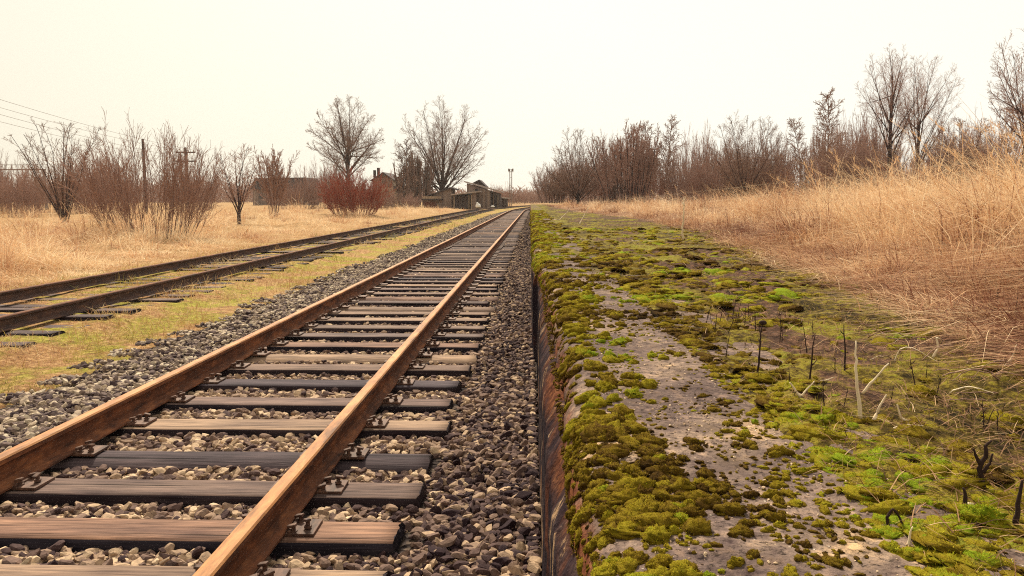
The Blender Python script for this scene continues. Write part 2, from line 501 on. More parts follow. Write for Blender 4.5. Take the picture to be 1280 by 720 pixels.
def rand_rot(n, rg, tilt=.5):
    yaw = rg.uniform(0, 2 * np.pi, n); ax = rg.uniform(0, 2 * np.pi, n); an = rg.normal(0, tilt, n)
    c, s = np.cos(yaw), np.sin(yaw); z0 = np.zeros(n); o1 = np.ones(n)
    Rz = np.stack([np.stack([c, -s, z0], -1), np.stack([s, c, z0], -1), np.stack([z0, z0, o1], -1)], 1)
    k = np.stack([np.cos(ax), np.sin(ax), z0], -1)
    K = np.zeros((n, 3, 3)); K[:, 0, 2] = k[:, 1]; K[:, 1, 2] = -k[:, 0]; K[:, 2, 0] = -k[:, 1]; K[:, 2, 1] = k[:, 0]
    Ra = np.eye(3)[None] + np.sin(an)[:, None, None] * K + (1 - np.cos(an))[:, None, None] * (K @ K)
    return Ra @ Rz

def scatter_stones(P, rad, rnd, lv, nvar, seed):
    bases, Fc = rocks(lv, nvar, seed); rg = np.random.default_rng(seed + 1)
    which = rg.integers(0, nvar, len(P)); Rm = rand_rot(len(P), rg, .55)
    Vs, Fs, As = [], [], []; off = 0
    for k in range(nvar):
        ix = np.where(which == k)[0]
        if not len(ix): continue
        sc = rg.uniform(.8, 1.25, (len(ix), 3))
        V = np.einsum('nij,nvj->nvi', Rm[ix], bases[k][None] * sc[:, None, :]) * rad[ix][:, None, None] + P[ix][:, None, :]
        nv = len(bases[k])
        Fs.append((Fc[None] + (np.arange(len(ix)) * nv)[:, None, None] + off).reshape(-1, 3)); off += nv * len(ix)
        Vs.append(V.reshape(-1, 3)); As.append(np.repeat(rnd[ix], nv))
    return np.concatenate(Vs), np.concatenate(Fs), np.concatenate(As)

SY = np.array(SLEEPER_Y)
def stones_in(y0, y1, dens, r0, r1, rg):
    area = 4.5 * (y1 - y0); n = int(area * dens)
    y = rg.uniform(y0, y1, n); x = rg.uniform(-4.3, .06, n)
    x = np.where(y < P_END, np.minimum(x, xf(y) - .02), x) + dev(y)
    xr = x - dev(y)
    keep = (xr > -4.02 + .55 * (fbm(y * 1.1, y * 0 + 3, 31) - .35) - .1 * rg.random(n))
    rad = r0 + (r1 - r0) * rg.random(n) ** 1.7
    z = bed_z(x, y) + rad * rg.uniform(-.15, .75, n)
    dy = np.abs(SY[np.clip(np.searchsorted(SY, y), 0, len(SY) - 1)] - y)
    dy = np.minimum(dy, np.abs(SY[np.clip(np.searchsorted(SY, y) - 1, 0, len(SY) - 1)] - y))
    onsl = (dy < .115 + rad * .75) & (xr > -3.36 - .02) & (xr < -.57 + rad * .8)
    leftout = (xr < -2.95) & (rg.random(n) < .55 * sstep(-2.95, -3.2, xr))
    onsl &= ~leftout
    z = np.where(leftout & (dy < .15), np.maximum(z, rad * .4), z)
    rail = (np.abs(xr - TC1 - .795) < .055 + rad) | (np.abs(xr - TC1 + .795) < .055 + rad)
    keep &= ~onsl & ~(rail & (z > -.06))
    rnd = np.clip(rg.beta(2.0, 2.3, n) + .20 * (fbm(x * 1.5, y * 1.5, 33) - .5) - .20 * sstep(-.85, -.3, xr) + .08 * (rg.random(n) < .12), 0, 1)
    return np.stack([x, y, z], -1)[keep], rad[keep], rnd[keep]

rg = np.random.default_rng(5)
parts = []
V, Fc, A = scatter_stones(*stones_in(1.9, 6.3, 2150, .012, .040, rg), 2, 12, 50); parts.append((V, Fc, A))
V, Fc, A = scatter_stones(*stones_in(6.3, 24, 1350, .014, .040, rg), 1, 10, 60); parts.append((V, Fc, A))
V, Fc, A = scatter_stones(*stones_in(24, 75, 230, .028, .055, rg), 1, 6, 70); parts.append((V, Fc, A))
off = 0; Fs = []
for V, Fc, A in parts: Fs.append(Fc + off); off += len(V)
o = np_mesh('ballast_gravel', np.concatenate([p[0] for p in parts]), np.concatenate(Fs), M['stone'], attrs={'rnd': np.concatenate([p[2] for p in parts])})
tag(o, 'loose angular grey and tan ballast stones around the sleepers', 'gravel', kind='stuff')
del parts, V, Fc, A

# ------------------------------------------------------------------ rails
PROF = [(-.066, 0), (.066, 0), (.066, .010), (.02, .024), (.008, .036), (.008, .114), (.022, .126), (.036, .130), (.0365, .154), (.030, .163), (.016, .165),
        (-.016, .165), (-.030, .163), (-.0365, .154), (-.036, .130), (-.022, .126), (-.008, .114), (-.008, .036), (-.02, .024), (-.066, .010)]
def make_rail(cx, zfoot, m_side, m_head, label, seed):
    ys = np.concatenate([np.arange(-2, 80, .8), np.arange(80, 160, 1.5)])
    x = cx + dev(ys) + .006 * (fbm(ys * .25, ys * 0, seed) - .5)
    z = zfoot + .008 * (fbm(ys * .2, ys * 0 + 7, seed) - .5)
    n = len(PROF); V = []
    for xx, yy, zz in zip(x, ys, z):
        for px, pz in PROF: V.append((xx + px, yy, zz + pz))
    Fq, mi = [], []
    for i in range(len(ys) - 1):
        for k in range(n):
            j = (k + 1) % n
            Fq.append((i * n + k, i * n + j, (i + 1) * n + j, (i + 1) * n + k)); mi.append(1 if 8 <= k <= 12 else 0)
    o = np_mesh('rail', V, Fq, [m_side, m_head], mat_index=mi)
    return tag(o, label, 'rail')
make_rail(TC1 - .795, .016, M['rust'], M['head'], 'rusty orange rail of the near track, the one farther from the platform wall', 1)
make_rail(TC1 + .795, .016, M['rust'], M['head'], 'rusty rail of the near track running beside the mossy platform wall', 2)
make_rail(TC2 - .795, .016, M['rust_dark'], M['rust'], 'dark rusty rail of the overgrown track, on the side of the tall straw grass', 3)
make_rail(TC2 + .795, .016, M['rust_dark'], M['rust'], 'dark rusty rail of the overgrown track, on the side of the near track', 4)

# ------------------------------------------------------------------ sleepers
def sleeper_mesh(name, L, W, H, seed, rnd=.014, log=False):
    rg = random.Random(seed)
    nx = 26; prof = []
    if log:
        for k in range(13):
            t = math.pi * (k / 12); prof.append((-W / 2 * math.cos(t) * 1.04, -H * .62 + H * .62 * math.sin(t) ** .8))
        prof = [(-W / 2, -H)] + prof + [(W / 2, -H)]
    else:
        prof = [(-W / 2, -H), (-W / 2, -.05), (-W / 2, -rnd), (-W / 2 + rnd * .35, -rnd * .3), (-W / 2 + rnd, 0)] + \
               [(-W / 2 + rnd + (W - 2 * rnd) * k / 6, 0) for k in range(1, 6)] + \
               [(W / 2 - rnd, 0), (W / 2 - rnd * .35, -rnd * .3), (W / 2, -rnd), (W / 2, -.05), (W / 2, -H)]
    V = []; n = len(prof)
    for i in range(nx + 1):
        x = -L / 2 + L * i / nx
        e = min(i, nx - i)
        for k, (y, z) in enumerate(prof):
            q = Vector((x * 1.3, y * 9 + seed * 3, z * 9))
            dy = mnoise.noise(q) * .007 + mnoise.noise(Vector((x * .8, seed * 5, .3))) * .008
            dz = mnoise.noise(q + Vector((5, 5, 5))) * .006 if z > -.06 else 0
            ee = mnoise.noise(Vector((y * 22, z * 22, seed * 9 + (0 if i < nx / 2 else 50)))) * .014 if e == 0 else 0
            V.append((x + ee - (0.012 * (z > -.01) * (1 if i == nx else -1) if e == 0 else 0), y + dy, z + dz))
    Fq, mi = [], []
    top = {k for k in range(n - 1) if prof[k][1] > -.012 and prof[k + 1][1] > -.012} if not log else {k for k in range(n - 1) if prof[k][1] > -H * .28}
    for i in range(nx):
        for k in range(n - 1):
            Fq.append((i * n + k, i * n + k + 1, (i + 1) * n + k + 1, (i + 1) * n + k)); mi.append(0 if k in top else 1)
    me = bpy.data.meshes.new(name)
    faces = [f[::-1] for f in Fq] + [tuple(range(n)), tuple(range(nx * n, nx * n + n))[::-1]]
    me.from_pydata(V, [], faces)
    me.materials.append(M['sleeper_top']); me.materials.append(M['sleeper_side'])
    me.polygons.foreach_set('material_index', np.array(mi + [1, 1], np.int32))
    sm = np.ones(len(faces), bool); sm[-2:] = False
    me.polygons.foreach_set('use_smooth', sm)
    me.update()
    return me
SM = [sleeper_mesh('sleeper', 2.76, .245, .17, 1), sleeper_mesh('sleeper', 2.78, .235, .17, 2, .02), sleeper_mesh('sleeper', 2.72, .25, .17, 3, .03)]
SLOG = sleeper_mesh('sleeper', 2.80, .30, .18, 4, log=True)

def plate_mesh():
    bm = bmesh.new()
    add_box(bm, (0, 0, .008), (.38, .165, .016), bev=.004)
    add_box(bm, (.078, 0, .020), (.016, .16, .012), bev=.003)
    add_box(bm, (-.078, 0, .020), (.016, .16, .012), bev=.003)
    o = bm_obj('tie_plate', bm, M['plate']); me = o.data; bpy.data.objects.remove(o); return me
def spike_mesh():
    bm = bmesh.new()
    bmesh.ops.create_cone(bm, segments=8, radius1=.011, radius2=.010, depth=.05, cap_ends=True, matrix=Matrix.Translation((0, 0, .020)))
    add_box(bm, (-.007, 0, .048), (.042, .026, .013), rot=Matrix.Rotation(R(-14), 3, 'Y'), bev=.005)
    bmesh.ops.create_cone(bm, segments=6, radius1=.019, radius2=.017, depth=.010, cap_ends=True, matrix=Matrix.Translation((0, 0, .021)))
    o = bm_obj('spike', bm, M['plate']); me = o.data; bpy.data.objects.remove(o); return me
PLATE, SPIKE = plate_mesh(), spike_mesh()

def new_obj(name, me, parent=None, loc=(0, 0, 0), rz=0):
    o = bpy.data.objects.new(name, me); COL.objects.link(o)
    if parent is not None: o.parent = parent
    o.location = loc; o.rotation_euler = (0, 0, rz)
    return o

NEAR_LOOK = [   # tone, mesh, label
    (.66, 0, 'reddish grey timber sleeper cut off by the bottom edge of the photo'),
    (.97, 2, 'broad reddish brown timber sleeper, first wholly visible one of the near track'),
    (.34, 1, 'grey brown timber sleeper, second wholly visible one of the near track'),
    (.47, 3, 'dark blue black rounded log sleeper of the near track'),
    (.63, 0, 'pale tan sleeper just beyond the dark rounded log sleeper'),
    (.84, 1, 'grey sleeper with cracked top, second beyond the dark rounded log sleeper'),
    (.46, 2, 'dark grey sleeper, third beyond the dark rounded log sleeper'),
    (.30, 0, 'brownish sleeper, fourth beyond the dark rounded log sleeper')]
for i, y in enumerate(SLEEPER_Y):
    if i >= 165: break
    tone, k, lab = NEAR_LOOK[i] if i < len(NEAR_LOOK) else (rr.random(), rr.choice((0, 0, 1, 1, 2, 3)), None)
    heading = -math.atan(max(0, y - 82) / 400)
    s = new_obj('sleeper', SLOG if k == 3 else SM[k], None, (TC1 + float(dev(y)) + (0 if i < 3 else rr.uniform(-.05, .03)), y, rr.uniform(-.006, .002)), heading + rr.uniform(-.008, .008) + (math.pi if rr.random() < .4 and i > 7 else 0))
    s.color = (tone, 0, 0, 1)
    tag(s, lab or 'weathered timber sleeper farther along the near track, under two rusty orange rails', 'sleeper', 'sleepers of the near track')
    if i < 44:
        flip = -1 if abs(s.rotation_euler.z) > 1.5 else 1
        for side in (-1, 1):
            p = new_obj('tie_plate', PLATE, s, ((TC1 + side * .795 + float(dev(y)) - s.location.x) * flip, 0, -s.location.z), rr.uniform(-.03, .03))
            if i < 16:
                for sx in (-1, 1):
                    for dy in (-.052, .050):
                        q = new_obj('spike', SPIKE, p, (sx * .094 + rr.uniform(-.004, .004), dy + rr.uniform(-.008, .008), -.012 + rr.uniform(0, .014)), (0 if sx > 0 else math.pi) + rr.uniform(-.4, .4))
                for sx in (-1, 1):
                    q = new_obj('spike', SPIKE, p, (sx * .150, rr.uniform(-.04, .04), .006), rr.uniform(0, 6))
far_s = []
for i, y in enumerate(SLEEPER2_Y):
    if len([1 for z in SLEEPER2_Y[:i]]) >= 130: far_s.append(y); continue
    s = new_obj('sleeper', SM[i % 3], None, (TC2 + float(dev(y)) + rr.uniform(-.08, .08), y, -.006 + rr.uniform(-.040, .020)), rr.uniform(-.02, .02))
    s.color = (rr.choice((.45, .5, .4, .15, .0)), 0, 0, 1)
    tag(s, 'half buried dark sleeper of the overgrown track beside the straw grass', 'sleeper', 'half buried sleepers of the overgrown track')
Vs, Fs = [], []
for y in far_s + []:
    b = len(Vs); cx = TC2 + float(dev(y))
    for dx, dz in ((-1.37, -.15), (1.37, -.15), (1.37, .0), (-1.37, .0)):
        Vs.append((cx + dx, y - .12, dz)); Vs.append((cx + dx, y + .12, dz))
    Fs += [(b, b + 2, b + 4, b + 6), (b + 1, b + 7, b + 5, b + 3), (b + 4, b + 5, b + 7, b + 6), (b, b + 1, b + 3, b + 2), (b + 2, b + 3, b + 5, b + 4), (b, b + 6, b + 7, b + 1)]
if Vs:
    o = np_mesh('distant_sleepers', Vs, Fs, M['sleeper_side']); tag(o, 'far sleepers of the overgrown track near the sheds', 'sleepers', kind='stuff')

# ------------------------------------------------------------------ platform wall
RAD = .09
def ue(y):                                      # broken, set-back stretches of the front edge
    y = np.asarray(y, float)
    return .050 * sstep(8, 6.6, y) + .030 * sstep(2.0, 2.7, y) * sstep(6.9, 5.6, y) + .018 * (fbm(y * 3.1, y * 0 + 2, 41) - .5)
def cop_top(x, y):
    return PLAT + .016 * (fbm(x * 2.5, y * 2.5, 42) - .5) + .010 * (fbm(x * 13, y * 13, 43) - .5) + .012 * (fbm(x*0, y * .8, 44) - .5)
def cop_uz(s):
    s = np.asarray(s, float); arc = RAD * math.pi / 2
    ang = np.clip(-s / RAD, 0, math.pi / 2)
    u = np.where(s >= 0, RAD + s, RAD - RAD * np.sin(ang))
    z = np.where(s >= 0, 0, -RAD + RAD * np.cos(ang)) - np.clip(-s - arc, 0, None)
    return u, z, -np.sin(ang), np.cos(ang)
def cop_point(s, y):
    u, z, nx, nz = cop_uz(s)
    x = xf(y) + ue(y) + u
    bump = .016 * (fbm(s * 16 + 40, y * 16, 45) - .5) + .03 * (fbm(s * 5 + 9, y * 5, 46) - .5) * sstep(.16, .0, np.abs(s + .03))
    return x + nx * bump, cop_top(x, y) + z + nz * bump * .6, nx, nz
def moss_cover(x, y):
    u = x - xf(y)
    n = fbm(x * 3.3, y * 1.6, 51)
    far = sstep(3.5, 12, y)
    return np.clip(.30 * sstep(.45, .62, n) + .5 * far * sstep(.35, .5, n) + .25 * far + .12 * sstep(.30, .02, u), 0, 1)

plat = empty('platform_wall', (0, 0, 0), 0, 'old concrete platform edge wall with mossy rounded coping beside the near track', 'platform wall')
ys = geo(.25, P_END, .012, 1.0065)
ys[-1] = P_END
sv = np.concatenate([np.linspace(-.34, -.15, 12), np.linspace(-.141, 0, 14)[:-1], np.linspace(0, .75, 60)])
SS, YY = np.meshgrid(sv, ys)
X, Z, _, _ = cop_point(SS, YY)
nx, ny = len(sv), len(ys)
i = (np.arange(nx - 1)[None, :] + np.arange(ny - 1)[:, None] * nx).ravel()
np_mesh('coping', np.stack([X, YY, Z], -1).reshape(-1, 3), np.stack([i, i + 1, i + nx + 1, i + nx], -1), M['concrete'], plat, True,
        {'moss': (moss_cover(X, YY) * sstep(-.10, -.04, SS)).ravel(), 'face': sstep(-.05, -.10, SS).ravel()})
# the wall face below: two panels with an open joint
def face_panel(y0, y1, off, name='wall_panel'):
    ys = geo(y0, y1, .010, 1.012); ys[-1] = y1
    zs = np.linspace(-.35, PLAT - .095, 28)
    ZZ, YY = np.meshgrid(zs, ys)
    ZZ = ZZ - .02 * (ZZ > PLAT - .11) * fbm(YY * 6, YY * 0, 63)
    XX = xf(YY) + off + .026 * (fbm(YY * 13, ZZ * 2.6, 61) - .5) + .016 * (fbm(YY * 40, ZZ * 9, 64) - .5) + .02 * (fbm(YY * 1.5, ZZ * 1.2, 62) - .5)
    XX = XX + .046 * sstep(PLAT - .20, PLAT - .095, ZZ) * sstep(8, 6.6, YY)
    nx, ny = len(zs), len(ys)
    V = np.stack([XX, YY, ZZ], -1).reshape(-1, 3)
    i = (np.arange(nx - 1)[None, :] + np.arange(ny - 1)[:, None] * nx).ravel()
    Q = [np.stack([i, i + nx, i + nx + 1, i + 1], -1)]
    # returns (the panel is .2 thick)
    b = len(V); back = V.copy(); back[:, 0] = xf(back[:, 1]) + .3
    ends = []
    for r in (0, ny - 1):
        k = np.arange(nx - 1) + r * nx
        ends.append(np.stack([k, k + 1, k + 1 + b, k + b], -1))
    V = np.concatenate([V, back])
    k = np.arange(ny - 1) * nx + nx - 1
    ends.append(np.stack([k, k + nx, k + nx + b, k + b], -1))
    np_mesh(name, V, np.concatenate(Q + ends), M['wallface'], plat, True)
face_panel(.25, 4.75, .012)
face_panel(4.90, 7.2, .030)
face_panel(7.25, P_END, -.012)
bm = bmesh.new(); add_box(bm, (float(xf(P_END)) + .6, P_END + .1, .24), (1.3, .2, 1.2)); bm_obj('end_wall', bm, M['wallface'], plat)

# ------------------------------------------------------------------ soil behind the coping
def grass_edge(y):
    y = np.asarray(y, float)
    return 2.15 + .085 * np.minimum(y, 13) - .07 * np.clip(y - 22, 0, 26) + .7 * (fbm(y * .6, y * 0, 71) - .5) + .35 * (fbm(y * 2.3, y * 0, 70) - .5)
def soil_z(x, y):
    v = x - (xf(y) + .62 + .15 * (fbm(y * 1.9, y * 0 + 4, 72) - .5) + .07 * (fbm(y * 7, y * 0, 73) - .5))
    top = PLAT - .055 + .062 * sstep(-.05, .05, v)
    lump = sstep(-.02, .12, v)
    top = top + lump * (.055 * (fbm(x * 2.2, y * 2.2, 74) - .5) + .05 * (fbm(x * 8, y * 8, 75) - .5) + .02 * (fbm(x * 24, y * 24, 76) - .5))
    g = x - grass_edge(y)
    top = top + .44 * sstep(-.2, 3.0, g) * (.35 + 1.1 * fbm(x * .55, y * .55, 77)) * sstep(40, 14, y) + .10 * sstep(0, .6, g) * (fbm(x * 1.6, y * 1.6, 171) - .4) + .25 * sstep(3, 25, x) * fbm(x * .1, y * .1, 78)
    end = np.where(y > P_END - 2, sstep(.8, 4.5, x - (dev(y) - .3)), 1.0)
    return -.5 * (1 - end) + top * end
xo = np.concatenate([np.arange(0, 1.3, .013), 1.3 + geo(0, 260, .016, 1.045)])
ys = geo(.25, 170, .013, 1.0095)
grid_mesh('terrain', xo, ys, soil_z, M['soil'],
          {'moss': lambda X, Y: (.12 + .85 * sstep(.38, .6, fbm(X * 1.6, Y * 1.2, 79)) + .6 * sstep(.55, .1, X - xf(Y) - .6)) * sstep(.15, -.5, X - grass_edge(Y)) + .0 * X,
           'dry': lambda X, Y: sstep(-.35, .35, X - grass_edge(Y) + .8 * (fbm(X * 2, Y * 2, 80) - .5))},
          xmap=lambda X, Y: X + xf(Y) + .52)

# ------------------------------------------------------------------ moss
def dome(nr, ns):
    V = [(0, 0, 1.0)]
    for i in range(1, nr + 1):
        t = math.pi * .56 * i / nr
        for k in range(ns):
            p = 2 * math.pi * (k + .5 * (i % 2)) / ns
            V.append((math.sin(t) * math.cos(p), math.sin(t) * math.sin(p), math.cos(t)))
    Fc = []
    for k in range(ns): Fc.append((0, 1 + k, 1 + (k + 1) % ns))
    for i in range(nr - 1):
        a = 1 + i * ns; b = a + ns
        for k in range(ns):
            k2 = (k + 1) % ns
            Fc.append((a + k, b + k, b + k2)); Fc.append((a + k, b + k2, a + k2))
    return np.array(V), np.array(Fc)

def frames(N, rg):
    """rotation matrices whose third column is N, with a random turn"""
    n = len(N); t = rg.normal(size=(n, 3)); U = np.cross(t, N); U /= np.linalg.norm(U, axis=1, keepdims=True)
    W = np.cross(N, U)
    return np.stack([U, W, N], -1)

MV, MF, MA = [], [], []
TV, TA = [], []
moff = 0
def cushions(P, N, rad, flat, rnd, nr, ns, rg, fuzz=0, flen=.008, fw=.0011, lump=.28):
    global moff
    DV, DF = dome(nr, ns); n = len(P)
    Rm = frames(N, rg)
    el = np.stack([rg.uniform(.8, 1.7, n), rg.uniform(.65, 1.1, n), flat], -1)
    ph = rg.uniform(0, 50, (n, 1))
    lum = 1 + lump * (vnoise(DV[None, :, 0] * 2.2 + ph, DV[None, :, 1] * 2.2 + ph * .7, 5) - .5) * 2 + .36 * (vnoise(DV[None, :, 0] * 6 + ph, DV[None, :, 1] * 6 + DV[None, :, 2] * 5, 6) - .5) * 2
    L = DV[None] * lum[..., None] * el[:, None, :]
    V = np.einsum('nij,nvj->nvi', Rm, L) * rad[:, None, None] + P[:, None, :]
    MV.append(V.reshape(-1, 3)); MF.append((DF[None] + (np.arange(n) * len(DV))[:, None, None] + moff).reshape(-1, 3)); moff += n * len(DV)
    MA.append((np.repeat(rnd, len(DV)).reshape(n, -1) + .16 * (DV[None, :, 2] - .5)).ravel().clip(0, 1))  # lower sides toned darker than crowns, shade put into the moss colour
    if fuzz:
        cnt = np.maximum(6, (fuzz * (rad / .03) ** 2)).astype(int)
        id_ = np.repeat(np.arange(n), cnt); m = len(id_)
        vi = rg.integers(0, len(DF), m)
        w = rg.dirichlet((1, 1, 1), m)
        fv = V[id_[:, None], DF[vi]]
        B = (fv * w[..., None]).sum(1)
        nor = np.cross(fv[:, 1] - fv[:, 0], fv[:, 2] - fv[:, 0]); nor /= np.linalg.norm(nor, axis=1, keepdims=True) + 1e-9
        d = nor + rg.normal(0, .45, (m, 3)) + np.array([0, 0, .25]); d /= np.linalg.norm(d, axis=1, keepdims=True)
        s = np.cross(d, rg.normal(size=(m, 3))); s /= np.linalg.norm(s, axis=1, keepdims=True) + 1e-9
        ln = flen * rg.uniform(.5, 1.4, m)[:, None]
        TV.append(np.stack([B - s * fw - d * .002, B + s * fw - d * .002, B + d * ln], 1).reshape(-1, 3))
        TA.append(np.repeat((rnd[id_] + rg.normal(0, .11, m)).clip(0, 1), 3))

rg = np.random.default_rng(77)
def moss_tone(x, y, rg, base=.40):
    return np.clip(base + 1.15 * (fbm(x * 2.6 + 5, y * 1.7, 91) - .5) + rg.normal(0, .10, np.shape(x)), 0, 1)
def on_coping(n, y0, y1, smax, rg):
    y = y0 * (y1 / y0) ** rg.random(n)
    s = rg.uniform(-.26, smax, n)
    x, z, nx, nz = cop_point(s, y)
    u = s
    clump = fbm(s * 7, y * 4.2, 92)
    p = 1.25 * np.exp(-((np.clip(s - .02, 0, None)) / .085) ** 2) * sstep(.28, .5, clump + .12) + 1.5 * sstep(.50, .62, clump) * sstep(.60, .25, s) + 1.0 * sstep(.52, .64, fbm(s * 5 + 30, y * 5, 93)) + .06
    p = np.where(s < -.05, 1.3 * sstep(-.20, -.08, s) * sstep(.35, .5, fbm(y * 3, y * 0, 94) + .1), p)
    p *= .16 + .30 * sstep(.4, .6, fbm(y * 1.3, y * 0 + 8, 95))
    k = rg.random(n) < p
    P = np.stack([x, y, z], -1)[k]; N = np.stack([nx, 0 * nx, nz], -1)[k]
    return P, N, s[k]
# near coping
P, N, s = on_coping(6400, 1.0, 6.5, .62, rg)
rad = (.005 + .021 * rg.random(len(P)) ** 2.2) * (1 + .5 * np.exp(-np.abs(s - .05) / .10)) * (1 - .35 * sstep(-.05, -.12, s)) * (1 - .25 * sstep(.15, .3, s)) * np.clip(.58 + .15 * P[:, 1], 0, 1.25)
tone = moss_tone(P[:, 0], P[:, 1], rg) - .16 * sstep(-.04, -.20, s) - .06 * sstep(.1, .0, s)
cushions(P, N, rad, rg.uniform(.50, .85, len(P)), tone, 6, 14, rg, fuzz=330, flen=.0042, fw=.0008)
n = 3600; y = 1.0 * 7 ** rg.random(n); s2 = rg.uniform(.0, .66, n); k = rg.random(n) < sstep(.40, .62, fbm(s2 * 9 + 3, y * 7, 98))
y, s2 = y[k], s2[k]; x, z, nx, nz = cop_point(s2, y)
cushions(np.stack([x, y, z], -1), np.stack([nx, 0 * nx, nz], -1), rg.uniform(.003, .0085, len(x)), rg.uniform(.4, .8, len(x)), moss_tone(x, y, rg, .34), 4, 8, rg, fuzz=150, flen=.003, fw=.0007)
# big soft lumps along the near edge
n = 26
y = 1.05 * (4.6 / 1.05) ** rg.random(n); s = rg.normal(.03, .07, n)
x, z, nx, nz = cop_point(s, y)
cushions(np.stack([x, y, z], -1), np.stack([nx, 0 * nx, nz], -1), rg.uniform(.020, .036, n), rg.uniform(.40, .65, n), moss_tone(x, y, rg, .42) - .1 * sstep(.02, -.08, s), 9, 20, rg, fuzz=360, flen=.0048, fw=.0008, lump=.5)
n = 900; y = 1.0 * 8 ** rg.random(n); x = xf(y) + .052 + rg.uniform(0, .02, n); z = PLAT - .102 + rg.uniform(-.012, .004, n)
k = rg.random(n) < sstep(.16, .40, fbm(y * 4, y * 0, 99)); x, y, z = x[k], y[k], z[k]; n = len(x)
cushions(np.stack([x, y, z], -1), np.tile(np.array([[-.5, 0, .86]]), (n, 1)), rg.uniform(.004, .009, n), rg.uniform(.3, .6, n), np.clip(rg.normal(.22, .10, n), 0, 1), 5, 10, rg, fuzz=300, flen=.005, fw=.0009)
n = 1100; y = 1.0 * 8 ** rg.random(n); s2 = rg.uniform(-.20, -.06, n); k = rg.random(n) < sstep(.40, .56, fbm(y * 5, s2 * 9, 100)); y, s2 = y[k], s2[k]; n = len(y)
x, z, nx, nz = cop_point(s2, y)
cushions(np.stack([x, y, z], -1), np.stack([nx, 0 * nx, nz + .15], -1), rg.uniform(.004, .011, n), rg.uniform(.3, .6, n), np.clip(rg.normal(.25, .10, n), 0, 1), 5, 10, rg, fuzz=300, flen=.006, fw=.0009)
# farther along
P, N, s = on_coping(3000, 6.0, 40, .62, rg)
rad = .018 + .035 * rg.random(len(P)) ** 1.5 + .0012 * P[:, 1]
cushions(P, N, rad, rg.uniform(.25, .5, len(P)), moss_tone(P[:, 0], P[:, 1], rg, .44), 4, 9, rg, fuzz=26, flen=.014, fw=.0025)
# the soil strip
n = 5200
y = 1.15 * (16 / 1.15) ** rg.random(n)
w = grass_edge(y) - xf(y) - .62
x = xf(y) + .605 + rg.random(n) ** 1.1 * w
k = rg.random(n) < .07 + .66 * sstep(.44, .62, fbm(x * 2.4, y * 2.0, 96))
x, y = x[k], y[k]; n = len(x)
P = np.stack([x, y, soil_z(x, y) - .004], -1)
rad = (.009 + .036 * rg.random(n) ** 2.4) * np.clip(.55 + .16 * y, 0, 1.5) + .002 * y
cushions(P, np.tile(np.array([[0, 0, 1.]]), (n, 1)) + rg.normal(0, .12, (n, 3)) * np.array([1, 1, 0]), rad, rg.uniform(.20, .46, n), np.minimum(moss_tone(x, y, rg, .39), .82), 5, 11, rg, fuzz=90, flen=.0055, fw=.0011)
n = 1500; y = 1.15 * (11 / 1.15) ** rg.random(n); x = xf(y) + .605 + np.abs(rg.normal(0, .16, n)); k = rg.random(n) < sstep(.30, .50, fbm(x * 4, y * 3, 97)); x, y = x[k], y[k]; n = len(x)
cushions(np.stack([x, y, np.maximum(soil_z(x, y), cop_top(x, y) * (x < xf(y) + .68)) - .004], -1), np.tile(np.array([[0, 0, 1.]]), (n, 1)) + rg.normal(0, .12, (n, 3)) * np.array([1, 1, 0]), (.008 + .03 * rg.random(n) ** 2) * np.clip(.55 + .16 * y, 0, 1.6), rg.uniform(.22, .5, n), np.minimum(moss_tone(x, y, rg, .46), .9), 5, 11, rg, fuzz=110, flen=.0055, fw=.001)
P = np.array([at_z(1228, 655, PLAT)[:], at_z(1150, 600, PLAT)[:], at_z(1100, 625, PLAT)[:]]); 
cushions(P + np.array([0, 0, .012]), np.tile(np.array([[0, 0, 1.]]), (3, 1)), np.array([.040, .034, .026]), np.array([.55, .40, .35]), np.array([.70, .52, .46]), 9, 22, rg, fuzz=520, flen=.0055, fw=.0009)
MV, MF, MA = np.concatenate(MV), np.concatenate(MF), np.concatenate(MA)
moss = np_mesh('moss', MV, MF, M['moss'], smooth=True, attrs={'rnd': MA})
tag(moss, 'green and olive brown moss cushions covering the coping and soil', 'moss', kind='stuff')
TV = np.concatenate(TV); TA = np.concatenate(TA)
tips = np_mesh('moss_tips', TV, np.arange(len(TV)).reshape(-1, 3), M['mosstip'], moss, attrs={'rnd': TA})
tips['kind'] = 'stuff'
del MV, MF, MA, TV, TA
rg = np.random.default_rng(83)
n = 9000
y = 1.0 * (9 / 1.0) ** rg.random(n); sg = rg.uniform(0, .62, n)
k = rg.random(n) < .15 + 1.2 * sstep(.42, .62, fbm(sg * 6, y * 4, 84)); y, sg = y[k], sg[k]
x, z, _, _ = cop_point(sg, y)
rad = .0012 + .0045 * rg.random(len(x)) ** 3
V, Fc, A = scatter_stones(np.stack([x, y, z + rad * .2], -1), rad, rg.beta(2.4, 1.3, len(x)), 1, 5, 85)
tag(np_mesh('grit', V, Fc, M['stone'], attrs={'rnd': A}), 'loose pale grit and crumbs on the worn concrete coping', 'grit', kind='stuff')
